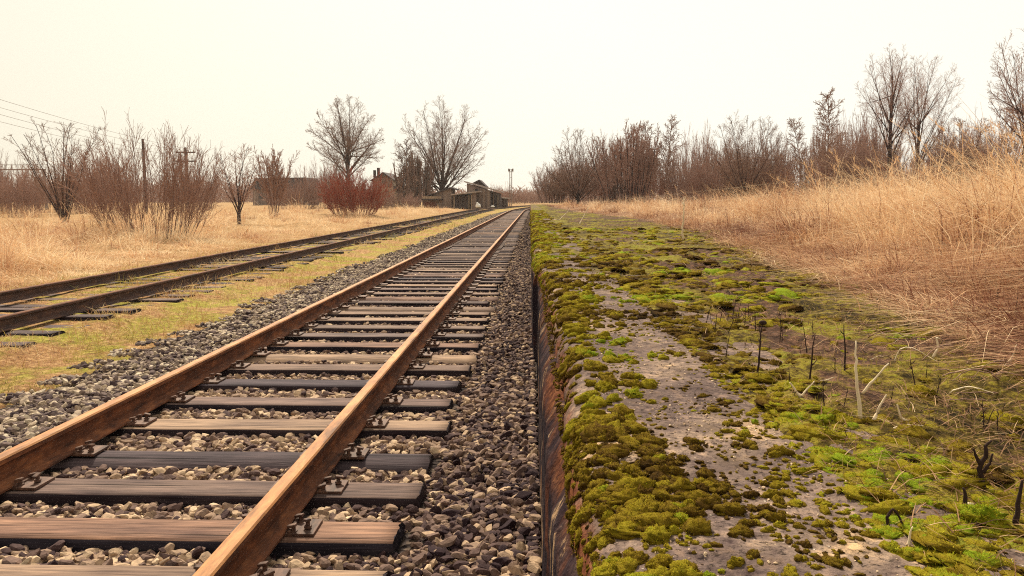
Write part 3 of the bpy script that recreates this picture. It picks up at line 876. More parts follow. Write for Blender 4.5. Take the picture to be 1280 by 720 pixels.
#PART3
# ------------------------------------------------------------------ grass
def blades(name, P, H, lean, width, curl, rnd, mat, label, levels=(0, .4, .75, 1.0), rg=None, parent=None):
    """curved tapering blades. P base points, H length, lean (n,2) horizontal push at the tip as a share of H"""
    n = len(P); k = len(levels)
    ang = rg.uniform(0, math.pi, n); side = np.stack([np.cos(ang), np.sin(ang), 0 * ang], -1)
    V = np.zeros((n, k, 2, 3))
    ll = np.hypot(lean[:, 0], lean[:, 1])
    for j, t in enumerate(levels):
        hx = lean * (t ** curl[:, None]) * H[:, None]
        zz = H * t * np.clip(1 - .33 * np.minimum(ll, 2.3) * t ** (curl * .8), .12, 1)
        c = P + np.stack([hx[:, 0], hx[:, 1], zz], -1)
        wv = side * (width * (1 - .82 * t ** 1.5))[:, None] * .5
        V[:, j, 0] = c - wv; V[:, j, 1] = c + wv
    V = V.reshape(-1, 3)
    base = (np.arange(n) * k * 2)[:, None]
    Q = np.concatenate([base + np.array([[2 * j, 2 * j + 1, 2 * j + 3, 2 * j + 2]]) for j in range(k - 1)])
    o = np_mesh(name, V, Q, mat, parent, attrs={'rnd': np.repeat(rnd, 2 * k)})
    if label: tag(o, label, 'grass')
    o['kind'] = 'stuff'
    return o

rg = np.random.default_rng(101)
# right: the tall straw behind the soil strip
def straw_right(n, y0, y1, p, xmax):
    y = (y0 ** -p + rg.random(n) * (y1 ** -p - y0 ** -p)) ** (-1 / p)
    e = grass_edge(y)
    x = e - .25 + (rg.random(n) ** 1.25) * np.minimum(xmax, 2.5 + 1.0 * y)
    return x, y
def right_grass(name, n, y0, y1, p, wid, levels, label, parent=None, hmul=1.0):
    x, y = straw_right(n, y0, y1, p, 34)
    nt_ = max(60, n // 75); tx_, ty_ = straw_right(nt_, y0, y1, p, 34)
    own = rg.integers(0, nt_, n); tus = rg.random(n) < .68; tang = rg.uniform(0, 6.283, n); tr = np.abs(rg.normal(0, .10, n)) * (1 + .02 * ty_[own])
    x = np.where(tus, tx_[own] + np.cos(tang) * tr, x); y = np.where(tus, ty_[own] + np.sin(tang) * tr, y)
    ttone = rg.normal(0, .16, nt_)[own] * tus; tsize = np.where(tus, rg.uniform(.65, 1.45, nt_)[own], .8); tlean = rg.normal(0, .5, nt_)[own]
    g = x - grass_edge(y)
    clump = fbm(x * .9, y * .9, 111); tall = fbm(x * .35, y * .35, 112)
    hol = sstep(.36, .50, fbm(x * 1.15 + 7, y * 1.15, 172)); hol = np.where(g > .5, .35 + .65 * hol, 1)
    H = hol * (.16 + .60 * sstep(-.1, 1.6, g) * (.45 + .95 * tall)) * rg.uniform(.35, 1.45, n) * hmul
    H *= 1 - .35 * sstep(12, 30, y) * sstep(6, 0, g)
    flow = fbm(x * .6 + 20, y * .6, 113) - .5
    H = H * tsize
    la = np.where(tus, tang + rg.normal(0, .45, n), math.pi + 9 * flow + rg.normal(0, 1.0, n))
    lm = np.clip(rg.normal(1.55, .75, n) + 2.4 * (fbm(x * 1.3, y * 1.3, 114) - .45), .05, 2.6)
    lm = np.where(tus, np.clip(rg.normal(1.15, .6, n), .1, 2.5), lm)
    lean = np.stack([np.cos(la), np.sin(la)], -1) * lm[:, None]; lean[:, 0] -= np.where(tus, .35 - .4 * tlean, 0)
    P = np.stack([x, y, soil_z(x, y) - .01], -1)
    rnd = np.clip(.50 + 1.7 * (clump - .5) + .20 * sstep(.3, 2.2, g) - .20 * sstep(1.1, -.2, g) + ttone + rg.normal(0, .20, n), 0, 1)
    return blades(name, P, H, lean, wid * rg.uniform(.6, 1.4, n) * (1 + .05 * y), rg.uniform(1.1, 3.2, n), rnd, M['straw'], label, levels, rg, parent)
gr = right_grass('straw_grass', 80000, 2.3, 9, .8, .0050, (0, .35, .68, 1), 'tall wind-leaned golden straw grass behind the mossy strip')
o = right_grass('straw_grass_blades', 95000, 9, 75, .9, .0045, (0, .5, 1), None, gr); 
n = 36000
y = (2.4 ** -.7 + rg.random(n) * (16 ** -.7 - 2.4 ** -.7)) ** (-1 / .7)
x = grass_edge(y) - .45 + 2.1 * rg.random(n) ** 1.1
k = rg.random(n) < .25 + 1.3 * sstep(.36, .58, fbm(x * 1.8, y * 1.8, 181)) * sstep(-.45, .1, x - grass_edge(y)); x, y = x[k], y[k]; n = len(x)
la = rg.normal(2.6, 1.1, n) + 6 * (fbm(x * .9, y * .9, 182) - .5); lm = rg.uniform(1.3, 3.2, n)
lean = np.stack([np.cos(la), np.sin(la)], -1) * lm[:, None]
rnd = np.clip(.44 + 1.3 * (fbm(x * 1.4, y * 1.4, 183) - .5) + .12 * sstep(0, 1.2, x - grass_edge(y)) + rg.normal(0, .22, n), 0, 1)
blades('matted_straw', np.stack([x, y, soil_z(x, y) + rg.uniform(-.005, .07, n) * sstep(-.2, .6, x - grass_edge(y))], -1), rg.uniform(.06, .26, n), lean, .0042 * (1 + .06 * y) * rg.uniform(.6, 1.4, n), rg.uniform(.9, 2, n), rnd, M['straw'], None, (0, .35, .7, 1), rg, gr)
# sparse long stems that overtop it, with a loose plume
n = 760
x, y = straw_right(n, 3.2, 30, .7, 14); x = x + .5
ex = np.arange(n) > n - 190; y = np.where(ex, rg.uniform(4.5, 11, n), y); x = np.where(ex, grass_edge(y) + .5 + rg.uniform(0, 1, n) * (.55 * y - .8), x)
H = rg.uniform(.55, 1.0, n) * np.where(ex, 1.42, 1); la = math.pi + rg.normal(0, .75, n); lm = np.abs(rg.normal(.6, .26, n))
lean = np.stack([np.cos(la), .5 * np.sin(la)], -1) * lm[:, None]
P = np.stack([x, y, soil_z(x, y)], -1)
blades('straw_stems', P, H, lean, .0055 * (1 + .04 * y), np.full(n, 1.7), rg.uniform(.5, 1, n), M['straw'], None, (0, .3, .6, .85, 1), rg, gr)
k = rg.random(n) < .38
Pk, Hk, lk = P[k], H[k], lean[k]; m = len(Pk); rep = 26
t = rg.uniform(.80, 1.0, (m, rep)); ll = np.hypot(lk[:, 0], lk[:, 1])[:, None]
zz = Hk[:, None] * t * np.clip(1 - .33 * np.minimum(ll, 2.3) * t ** 1.36, .12, 1)
B = np.stack([Pk[:, None, 0] + lk[:, None, 0] * t ** 1.7 * Hk[:, None], Pk[:, None, 1] + lk[:, None, 1] * t ** 1.7 * Hk[:, None], Pk[:, None, 2] + zz], -1).reshape(-1, 3)
q = len(B)
blades('straw_plumes', B, rg.uniform(.03, .075, q), np.repeat(lk, rep, 0) * 1.2 + rg.normal(0, .5, (q, 2)), np.full(q, .0045), np.full(q, 1.3), rg.uniform(.55, .95, q), M['straw'], None, (0, .6, 1), rg, gr)

# left: the straw bank beyond the overgrown track
def left_grass(name, n, y0, y1, p, wid, label, parent=None):
    y = (y0 ** -p + rg.random(n) * (y1 ** -p - y0 ** -p)) ** (-1 / p)
    e = -9.1 + .6 * (fbm(y * .4, y * 0, 121) - .5)
    x = e - rg.random(n) ** 1.4 * np.minimum(75, 3 + y * .9)
    nt_ = n // 60; own = rg.integers(0, nt_, n); tus = rg.random(n) < .6; tang = rg.uniform(0, 6.283, n); tr = np.abs(rg.normal(0, .16, n)) * (1 + .012 * y[own])
    x = np.where(tus, np.minimum(x[own] + np.cos(tang) * tr, -8.75), x); y = np.where(tus, y[own] + np.sin(tang) * tr, y)
    ttone = rg.normal(0, .15, nt_)[own] * tus; tsize = np.where(tus, rg.uniform(.6, 1.6, nt_)[own], .75)
    g = np.where(tus, (-9.1) - x, e - x)
    tall = fbm(x * .3, y * .3, 122)
    H = (.10 + .50 * sstep(.1, 2.5, g) * np.clip(-.25 + 2.4 * tall, .1, 1.7) * (.45 + 1.1 * sstep(.4, .6, fbm(x * .8, y * .8, 126)))) * rg.uniform(.4, 1.3, n)
    H = H * tsize
    la = np.where(tus, tang, rg.normal(.4, 1.2, n) + 3 * (fbm(x * .4, y * .4, 123) - .5)); lm = np.clip(rg.normal(1.3, .7, n) + 1.5 * (fbm(x * .9, y * .9, 125) - .5), .05, 2.4)
    lean = np.stack([np.cos(la), np.sin(la)], -1) * lm[:, None]
    xx = x + dev(y)
    P = np.stack([xx, y, ground_z(xx, y) - .02], -1)
    rnd = np.clip(.76 + ttone + 1.6 * (fbm(x * .45, y * .45, 124) - .5) - .15 * sstep(1.2, 0, g) + rg.normal(0, .15, n), 0, 1)
    return blades(name, P, H, lean, wid * (1 + .02 * y) * rg.uniform(.6, 1.4, n), rg.uniform(1.2, 2.2, n), rnd, M['straw'], label, (0, .5, 1), rg, parent)
gl = left_grass('meadow_grass', 110000, 10, 120, .7, .010, 'pale golden dry grass on the bank left of the overgrown track')

# short growth between the tracks and in the overgrown track
n = 95000
y = (4.5 ** -.9 + rg.random(n) * (80 ** -.9 - 4.5 ** -.9)) ** (-1 / .9)
x = rg.uniform(-9.3, -4.1, n); 
k = (np.abs(x - TC2 - .795) > .09) & (np.abs(x - TC2 + .795) > .09) & (rg.random(n) < .35 + .9 * (fbm(x * 1.2, y * 1.2, 131) - .3))
x, y = x[k], y[k]; n = len(x); xx = x + dev(y)
dn = fbm(x * .8, y * .8, 132)
H = (.020 + .11 * rg.random(n) ** 2.2) * (.2 + 1.8 * sstep(.3, .7, dn)) * (1 + .010 * y)
la = rg.uniform(0, 6.3, n); lean = np.stack([np.cos(la), np.sin(la)], -1) * rg.uniform(.2, 1.4, n)[:, None]
rnd = np.clip(.62 + 1.9 * (fbm(x * .55, y * .55, 133) - .5) + rg.normal(0, .18, n), 0, 1)
blades('short_grass', np.stack([xx, y, ground_z(xx, y) - .004], -1), H, lean, .0042 * (1 + .06 * y), np.full(n, 1.5), rnd, M['shortgrass'], 'short yellow green and tan grass on the strip between the tracks', (0, .55, 1), rg)

# dead litter lying on the soil strip and at the foot of the straw
n = 24000
y = (1.2 ** -.6 + rg.random(n) * (22 ** -.6 - 1.2 ** -.6)) ** (-1 / .6)
ge = grass_edge(y)
x = xf(y) + .60 + rg.beta(1.6, 1.1, n) * (ge + .7 - xf(y) - .6)
k = rg.random(n) < .25 + 1.3 * sstep(.42, .62, fbm(x * 1.9, y * 1.9, 141)) + sstep(-.7, 0, x - ge)
x, y = x[k], y[k]; n = len(x)
la = rg.uniform(0, 6.3, n); lean = np.stack([np.cos(la), np.sin(la)], -1) * rg.uniform(1.0, 2.6, n)[:, None]
H = rg.uniform(.012, .06, n) * (1 + .05 * y)
rnd = np.clip(rg.beta(1.6, 1.9, n) + .15 * sstep(-.6, .1, x - grass_edge(y)), 0, 1)
blades('plant_litter', np.stack([x, y, soil_z(x, y) + .003], -1), H, lean, .0022 * (1 + .10 * y), np.full(n, 1.1), rnd, M['litter'], 'dead straw and leaf litter on the mossy soil', (0, .5, 1), rg)
# short olive tufts and dead sprigs standing in the moss
n = 26000
y = (1.2 ** -.5 + rg.random(n) * (20 ** -.5 - 1.2 ** -.5)) ** (-1 / .5)
x = xf(y) + .63 + rg.random(n) * (grass_edge(y) - xf(y) - .5)
k = rg.random(n) < 1.6 * (fbm(x * 2.2, y * 2.2, 143) - .32)
x, y = x[k], y[k]; n = len(x)
la = rg.uniform(0, 6.3, n); lean = np.stack([np.cos(la), np.sin(la)], -1) * rg.uniform(.2, 1.2, n)[:, None]
blades('moss_sprigs', np.stack([x, y, soil_z(x, y)], -1), rg.uniform(.008, .028, n) * (1 + .04 * y), lean, .0016 * (1 + .10 * y), np.full(n, 1.3), rg.uniform(0, .75, n), M['shortgrass'], None, (0, .5, 1), rg, moss)

# ------------------------------------------------------------------ bare trees
ENV = None
def grow(rg, p, d, L, r, lev, P, out, rmin):
    q = P[lev]; seg = q['seg']; pts = [p.copy()]; rm = rmin * (1.5, 1.15, .8, .62, .5)[lev]; rad = [max(r, rm)]; d = d.normalized(); dirs = [d.copy()]
    wig, trop = q.get('wig', .12), q.get('trop', .05); tip = q.get('tip', .25)
    for i in range(seg):
        d = (d + Vector((rg.gauss(0, wig), rg.gauss(0, wig), rg.gauss(0, wig) + trop))).normalized()
        p = p + d * (L / seg)
        if ENV is not None and lev > 0 and ENV(p) > 1: seg = max(i, 1); break
        pts.append(p.copy()); dirs.append(d.copy())
        rad.append(max(r * (1 - (1 - tip) * (i + 1) / seg), rm))
    if len(pts) < 2: return
    seg = len(pts) - 1
    out[lev].append((pts, rad))
    if lev + 1 >= len(P): return
    c = P[lev + 1]; n = c['n']; n = n if isinstance(n, int) else rg.randint(*n)
    t0 = c.get('t0', .3); fall = c.get('fall', .5)
    roll = rg.uniform(0, 6.28)
    for k in range(n):
        t = t0 + (1 - t0) * (k + rg.random()) / n
        f = t * seg; i = min(int(f), seg - 1); f -= i
        pp = pts[i].lerp(pts[i + 1], f); dd = dirs[i].lerp(dirs[i + 1], f).normalized()
        roll += 2.4 + rg.uniform(-.5, .5)
        u = dd.orthogonal().normalized(); v = dd.cross(u)
        a = R(rg.uniform(*c['ang']))
        nd = dd * math.cos(a) + (u * math.cos(roll) + v * math.sin(roll)) * math.sin(a)
        if 'flat' in c: nd.y *= c['flat']
        rr_ = (rad[i] * (1 - f) + rad[i + 1] * f)
        grow(rg, pp, nd, L * c['len'] * (1 - fall * (t - t0) / max(1e-3, 1 - t0)) * rg.uniform(.65, 1.2), min(rr_ * c.get('rr', .6), rr_ * .85), lev + 1, P, out, rmin)

def tubes_np(items, sides):
    """many polylines with the same number of points -> vertices, quads"""
    groups = {}
    for pts, rad in items: groups.setdefault(len(pts), []).append((pts, rad))
    Vs, Qs, off = [], [], 0
    for k, g in groups.items():
        Pt = np.array([[tuple(p) for p in pts] for pts, _ in g]); Rd = np.array([rad for _, rad in g]); n = len(g)
        D = np.zeros_like(Pt); D[:, 1:-1] = Pt[:, 2:] - Pt[:, :-2]; D[:, 0] = Pt[:, 1] - Pt[:, 0]; D[:, -1] = Pt[:, -1] - Pt[:, -2]
        D /= np.linalg.norm(D, axis=2, keepdims=True) + 1e-9
        ref = np.tile(np.array([.36, .21, .05]), (n, k, 1)); ref[np.abs(D[..., 0]) > .8] = (0, .9, .3)
        U = np.cross(D, ref); U /= np.linalg.norm(U, axis=2, keepdims=True) + 1e-9; W = np.cross(D, U)
        a = 2 * np.pi * np.arange(sides) / sides
        V = Pt[:, :, None] + (U[:, :, None] * np.cos(a)[:, None] + W[:, :, None] * np.sin(a)[:, None]) * Rd[:, :, None, None]
        b = (np.arange(n) * k * sides)[:, None, None, None] + (np.arange(k - 1) * sides)[None, :, None, None]
        s = np.arange(sides)[None, None, :]; s2 = (s + 1) % sides; b = b[..., 0]
        Q = np.stack([b + s, b + s2, b + s2 + sides, b + s + sides], -1).reshape(-1, 4)
        Vs.append(V.reshape(-1, 3)); Qs.append(Q + off); off += n * k * sides
    return np.concatenate(Vs), np.concatenate(Qs)

def fit(out, H, W):
    """scale a grown plant to the height and the width it has in the photograph"""
    al = np.array([tuple(p) for lv in out for pts, _ in lv for p in pts])
    zt = np.percentile(al[:, 2], 98.8); wx = np.percentile(al[:, 0], 99.3) - np.percentile(al[:, 0], .7)
    sz = H / zt; sx = W / wx if W else sz
    for lv in out:
        for pts, _ in lv:
            for p in pts: p.x *= sx; p.y *= sx; p.z *= sz

def plant(name, label, cat, loc, H, W, stems, P, seed, mats, rmin, ntrunk=1, group=None, trunk_name='trunk', crown_name='crown'):
    rg = random.Random(seed); out = [[] for _ in P]
    for (bx, by, dx, dy, L, r) in stems(rg):
        grow(rg, Vector((bx, by, 0)), Vector((dx, dy, 1)), L, r, 0, P, out, rmin)
    fit(out, H, W)
    t = empty(name, loc, 0, label, cat, group)
    V, Q = tubes_np([b for lv in out[:ntrunk] for b in lv], 6); np_mesh(trunk_name, V, Q, M[mats[0]], t, True)
    lo = [b for lv in out[ntrunk:] for b in lv]
    V, Q = tubes_np(lo, 3); np_mesh(crown_name, V, Q, M[mats[1]], t, True)
    return t

def dome_tree(name, label, px, y, zg, top, wpx, seed, mats, hub=(.1, .25), low=.35, nl=14, thick=.18, r0=.03, sub=(14, 8, 5), polar=(0, 105), group=None, cat='tree', lean=0, trunk_name='trunk', crown_name='crown', wig=.03, rag=.24):
    """a crown of long limbs that all end on one rounded outline; hub: where they leave the trunk, low: height of the outline's widest place (shares of the height)"""
    global ENV
    p = px_place(px, y, zg); H = at_y(px, top, y).z - zg; Wd = W_(wpx, y)
    rg = random.Random(seed); q3 = Vector((rg.uniform(0, 99), 3, 7)); cz = low * H
    def env(v):
        w = Vector(((v.x - lean * v.z) / (Wd / 2), v.y / (Wd / 2), (v.z - cz) / (H - cz if v.z > cz else cz * .85)))
        return w.length + rag * mnoise.noise(w * 2.1 + q3) + .12 * mnoise.noise(w * 6 + q3)
    rm = mpp(y) * thick
    P = [dict(seg=9, wig=wig, trop=.012, tip=.12),
         dict(n=sub[0], seg=6, wig=.05, trop=.03, tip=.2, len=.36, fall=.5, t0=.14, ang=(20, 44), rr=.5),
         dict(n=sub[1], seg=4, wig=.07, trop=.02, tip=.3, len=.46, fall=.4, t0=.12, ang=(22, 48), rr=.6),
         dict(n=sub[2], seg=2, wig=.07, trop=.01, tip=.5, len=.55, fall=.3, t0=.12, ang=(22, 50), rr=.7)]
    out = [[] for _ in P]; ENV = env
    if hub[1] > 0:
        tp = [Vector((rg.gauss(0, .004) * H, 0, H * hub[1] * k / 5)) for k in range(6)]; tp[0].x = 0
        out[0].append((tp, [H * r0 * (1.25 - .5 * k / 5) for k in range(6)]))
    az = rg.uniform(0, 6.28)
    for k in range(nl):
        az += 2.39996 + rg.uniform(-.25, .25)
        th = R(polar[0] + (polar[1] - polar[0]) * math.sqrt((k + .5) / nl)) * rg.uniform(.85, 1.1)
        e = Vector((math.sin(th) * math.cos(az) * Wd / 2, math.sin(th) * math.sin(az) * Wd / 2, cz + math.cos(th) * ((H - cz) if th < 1.571 else cz * .8)))
        e.x += lean * e.z
        s0 = Vector((0, 0, H * rg.uniform(*hub))) if hub[1] > 0 else Vector((rg.gauss(0, .012) * H, rg.gauss(0, .012) * H, 0))
        d = e - s0; L = d.length; d0 = (d.normalized() + Vector((0, 0, .16))).normalized()
        grow(rg, s0, d0, L * rg.uniform(.90, 1.03), H * r0 * (.45 if hub[1] > 0 else .5) * rg.uniform(.6, 1.05), 0, P, out, rm)
    ENV = None
    t = empty(name, p, 0, label, cat, group)
    V, Q = tubes_np(out[0], 7); np_mesh(trunk_name, V, Q, M[mats[0]], t, True)
    V, Q = tubes_np([b for lv in out[1:] for b in lv], 3); np_mesh(crown_name, V, Q, M[mats[1]], t, True)
    return t

def px_place(px, y, zg): 
    p = at_y(px, 300, y); return (p.x, y, zg)

# growth habits --------------------------------------------------------------
def one(r): return lambda g: [(0, 0, g.uniform(-.04, .04), g.uniform(-.04, .04), 1, r)]
OAK = [dict(seg=4, wig=.05, trop=.05, tip=.85),
       dict(n=12, seg=9, wig=.035, trop=.030, tip=.12, len=4.2, fall=.05, t0=.40, ang=(8, 66), rr=.52),
       dict(n=15, seg=6, wig=.05, trop=.035, tip=.2, len=.36, fall=.55, t0=.16, ang=(22, 44), rr=.5),
       dict(n=9, seg=4, wig=.07, trop=.02, tip=.3, len=.46, fall=.45, t0=.12, ang=(25, 48), rr=.6),
       dict(n=5, seg=2, wig=.07, trop=.01, tip=.5, len=.52, fall=.3, t0=.15, ang=(25, 50), rr=.7)]
ALDER = [dict(seg=9, wig=.030, trop=.03, tip=.12),
         dict(n=30, seg=7, wig=.05, trop=.060, tip=.18, len=.46, fall=.66, t0=.18, ang=(26, 52), rr=.42),
         dict(n=11, seg=4, wig=.07, trop=.03, tip=.3, len=.40, fall=.45, t0=.12, ang=(24, 46), rr=.6),
         dict(n=6, seg=3, wig=.08, trop=.01, tip=.5, len=.50, fall=.35, t0=.12, ang=(25, 52), rr=.7)]
BIRCH = [dict(seg=9, wig=.03, trop=.03, tip=.10),
         dict(n=36, seg=6, wig=.06, trop=.03, tip=.2, len=.25, fall=.6, t0=.2, ang=(25, 50), rr=.4),
         dict(n=9, seg=3, wig=.08, trop=.01, tip=.4, len=.42, fall=.35, t0=.12, ang=(24, 50), rr=.6),
         dict(n=4, seg=2, wig=.08, trop=-.02, tip=.5, len=.55, fall=.3, t0=.15, ang=(25, 55), rr=.7)]
VASE = [dict(seg=7, wig=.05, trop=.02, tip=.2),
        dict(n=(6, 9), seg=5, wig=.06, trop=.035, tip=.25, len=.48, fall=.5, t0=.25, ang=(18, 40), rr=.55),
        dict(n=(6, 8), seg=4, wig=.08, trop=.02, tip=.35, len=.44, fall=.4, t0=.12, ang=(20, 46), rr=.6),
        dict(n=4, seg=2, wig=.08, trop=.01, tip=.5, len=.52, fall=.3, t0=.15, ang=(22, 48), rr=.7)]
BUSH = [dict(seg=7, wig=.075, trop=.02, tip=.2),
        dict(n=(6, 9), seg=4, wig=.08, trop=.03, tip=.3, len=.42, fall=.5, t0=.15, ang=(14, 40), rr=.55),
        dict(n=(6, 8), seg=3, wig=.10, trop=.02, tip=.45, len=.50, fall=.4, t0=.12, ang=(16, 46), rr=.65)]
def stems(n, spread, splay, r, base=.1, l0=.7):
    def f(g):
        o = []
        for k in range(n):
            a = g.uniform(0, 6.283); q = math.sqrt(g.random())
            o.append((base * spread * q * math.cos(a), base * spread * q * math.sin(a), splay * q * math.cos(a), splay * q * math.sin(a), g.uniform(l0, 1.0) * (1.0 - .22 * q), r * g.uniform(.6, 1.1)))
        return o
    return f
def mpp(y): return y / 780.0           # metres that one pixel of the picture covers at distance y
def W_(px, y): return px * y / F
GL, GR = -.15, .95

def tree(name, label, px, y, zg, top, wpx, st, P, seed, mats, thick=.20, ntrunk=1, group=None, cat='tree', **k):
    """px: where the trunk stands, top: picture row of its tip, wpx: width of its crown"""
    p = px_place(px, y, zg)
    H = at_y(px, top, y).z - zg
    return plant(name, label, cat, p, H, W_(wpx, y), st, P, seed, mats, mpp(y) * thick, ntrunk, group, **k)

# left of the line
dome_tree('bare_tree', 'slender bare tree with several stems fanning from one foot at the straw bank', 82, 50, GL, 146, 118, 1, ('bark_dark', 'twig_dark'), (0, 0), .68, 13, .15, .018, (8, 5, 3), (0, 92), trunk_name='stems', wig=.06)
tree('willow_bush', 'wide many-stemmed bare willow bush beside the overgrown track, taller than the bushes round it', 190, 29, GL, 168, 178, stems(95, 3.2, .62, .010, .14, .74), BUSH, 2, ('bark_purple', 'twig_purple'), .14, cat='bush', trunk_name='stems')
dome_tree('bare_tree', 'small bare tree with a short forked trunk right of the wide willow bush', 300, 44, GL, 176, 68, 3, ('bark_dark', 'twig_purple'), (.10, .22), .62, 9, .15, .022, (9, 6, 3), (0, 100), wig=.06)
tree('bare_bush', 'low bare bush of dark upright stems just left of the red-twigged bush', 343, 60, GL, 188, 52, stems(14, 1, .5, .014, .08), VASE, 4, ('bark_purple', 'twig_purple'), .18, cat='bush', trunk_name='stems')
tree('red_twig_bush', 'dense bush of red twigs standing in the straw below the left of two big trees', 442, 62, GL, 213, 88, stems(90, 3.0, .62, .010, .13, .62), BUSH, 5, ('twig_purple', 'twig_red'), .13, cat='bush', trunk_name='stems', crown_name='twigs')
dome_tree('broad_tree', 'big bare tree with rounded dense crown, standing behind the red-twigged bush', 437, 130, GL, 120, 98, 6, ('bark_dark', 'twig_dark'), (.26, .52), .60, 24, .105, .017, (13, 8, 4), (0, 122), rag=.14)
dome_tree('broad_tree', 'big bare tree with fan of long limbs over the sheds', 553, 128, GL, 121, 122, 27, ('bark_dark', 'twig_dark'), (.10, .24), .50, 26, .105, .020, (12, 7, 4), (0, 114), rag=.14)
tree('gnarled_tree', 'small crooked dark tree in front of the gabled house', 503, 112, GL, 216, 42, one(.06), [dict(seg=3, wig=.12, trop=.02, tip=.8), dict(n=6, seg=6, wig=.28, trop=.02, tip=.3, len=1.6, fall=.2, t0=.6, ang=(25, 70), rr=.6), dict(n=7, seg=4, wig=.2, trop=.05, tip=.4, len=.4, fall=.4, t0=.3, ang=(25, 60), rr=.55), dict(n=5, seg=2, wig=.15, trop=.03, tip=.5, len=.45, ang=(25, 55), rr=.6)], 8, ('bark_dark', 'twig_dark'), .22, 2)
tree('round_bush', 'dense rounded dark thicket between the gabled house and the low barn', 520, 124, GL, 199, 46, stems(70, 6, .62, .02, .2, .7), BUSH, 9, ('bark_purple', 'twig_dark'), .30, cat='bush', trunk_name='stems')
tree('thin_tree', 'thin straight young tree rising above the rounded dark thicket', 511, 126, GL, 176, 26, one(.03), BIRCH, 10, ('bark_dark', 'twig_dark'), .20)

# shrubs that fill the background: four kinds grown once, then copied
def shrub_kind(name, label, seed, mats, splay, n, rm, P=BUSH, W=4.6, H=3.4):
    t = plant(name, label, 'bush', (0, 0, 0), H, W, stems(n, 2.4, splay, .011, .18, .6), P, seed, mats, rm, 1, None, 'stems', 'twigs')
    return t
KINDS = [shrub_kind('thicket_shrub', '', 41, ('bark_purple', 'twig_purple'), .5, 60, .008), shrub_kind('thicket_shrub', '', 42, ('bark_purple', 'twig_purple'), .65, 55, .008),
         shrub_kind('thicket_shrub', '', 43, ('twig_purple', 'twig_purple'), .40, 75, .008), shrub_kind('thicket_shrub', '', 44, ('bark_dark', 'twig_dark'), .55, 65, .009)]
used = [False] * 4
def shrub(kind, px, y, zg, top, wpx, label, group, rz):
    o = KINDS[kind] if not used[kind] else copy_tree(KINDS[kind]); used[kind] = True
    o.location = px_place(px, y, zg)
    h = (at_y(px, top, y).z - zg) / 3.4; w_ = W_(wpx, y) / 4.6
    o.scale = (w_, w_, h); o.rotation_euler = (0, 0, rz)
    tag(o, label, 'bush', group)
rs = random.Random(9)
LG = 'purple brown shrubs in the thicket behind the straw bank'
for px, y, top, w_, k in ((-24, 62, 205, 66, 0), (8, 66, 196, 60, 1), (34, 60, 210, 54, 2), (62, 72, 206, 62, 0), (100, 64, 200, 60, 1), (122, 74, 196, 60, 2), (150, 70, 198, 56, 0), (232, 84, 206, 46, 1), (255, 96, 214, 44, 0)):
    shrub(k, px, y, GL, top, w_, 'purple brown bare shrub in the thicket behind the straw bank and slender tree', LG, rs.uniform(0, 6))
for px, y, top, w_, k in ((356, 100, 226, 44, 2), (384, 104, 216, 48, 1), (404, 108, 206, 46, 0), (424, 112, 204, 44, 3), (458, 110, 222, 34, 3)):
    shrub(k, px, y, GL, top, w_, 'brown bare shrub in the thicket round the foot of the dense-crowned big tree', 'brown shrubs behind the red bush', rs.uniform(0, 6))
for px, y, top, w_, k in ((470, 104, 236, 26, 1), (486, 103, 238, 26, 0), (478, 112, 228, 30, 1), (514, 104, 242, 24, 2)):
    shrub(k, px, y, GL, top, w_, 'low brown shrub before the house and the low barn', 'low shrubs before the house and barn', rs.uniform(0, 6))
for px, y, top, w_, k in ((632, 160, 232, 22, 1), (648, 190, 238, 26, 0), (664, 220, 240, 26, 2), (680, 230, 239, 24, 1), (618, 175, 232, 22, 0)):
    shrub(k, px, y, GL, top, w_, 'small faint shrub at the far end of the line behind the sheds', 'faint shrubs at the far end of the line', rs.uniform(0, 6))

# right of the line
dome_tree('fan_tree', 'low bare fan-shaped tree, nearest to the line of the trees behind the straw', 722, 78, GR, 160, 98, 51, ('bark_dark', 'twig_dark'), (.02, .12), .42, 24, .11, .016, (11, 7, 4), (0, 114))
tree('bare_tree', 'dense dark clump of upright stems, right of the low fan-shaped tree', 783, 74, GR, 158, 84, stems(26, 3, .42, .02, .13, .7), VASE, 52, ('bark_dark', 'twig_purple'), .24, trunk_name='stems')
tree('young_birch', 'pale slender birch poking above the dark clump of upright stems', 834, 72, GR, 146, 40, one(.02), BIRCH, 53, ('bark_pale', 'twig_tan'), .20)
tree('young_birch', 'small pale birch standing left of the taller slender birch', 812, 80, GR, 152, 34, one(.02), BIRCH, 54, ('bark_pale', 'twig_tan'), .20)
dome_tree('bare_tree', 'rounded many-stemmed bare tree in the middle of the trees behind the straw', 930, 60, GR, 140, 116, 55, ('bark_dark', 'twig_dark'), (.02, .10), .50, 24, .105, .014, (11, 7, 4), (0, 108), trunk_name='stems')
tree('thin_tree', 'thin pale tree in the gap right of the rounded many-stemmed tree', 1003, 56, GR, 148, 36, one(.02), BIRCH, 56, ('bark_pale', 'twig_tan'), .20)
tree('thin_tree', 'narrow brown pointed tree left of the tall two-trunked tree', 1031, 55, GR, 112, 46, one(.022), BIRCH, 57, ('bark_purple', 'twig_tan'), .26)
dome_tree('tall_tree', 'tall bare tree, the left trunk of two growing side by side above the straw', 1106, 52, GR, 54, 84, 58, ('bark_dark', 'twig_purple'), (.20, .70), .62, 20, .075, .011, (11, 7, 4), (0, 98), lean=-.03)
dome_tree('tall_tree', 'tall bare tree with leaning crown, the right trunk of two side by side', 1141, 53, GR, 64, 84, 59, ('bark_dark', 'twig_purple'), (.15, .55), .60, 17, .075, .010, (11, 7, 4), (0, 98), lean=.05)
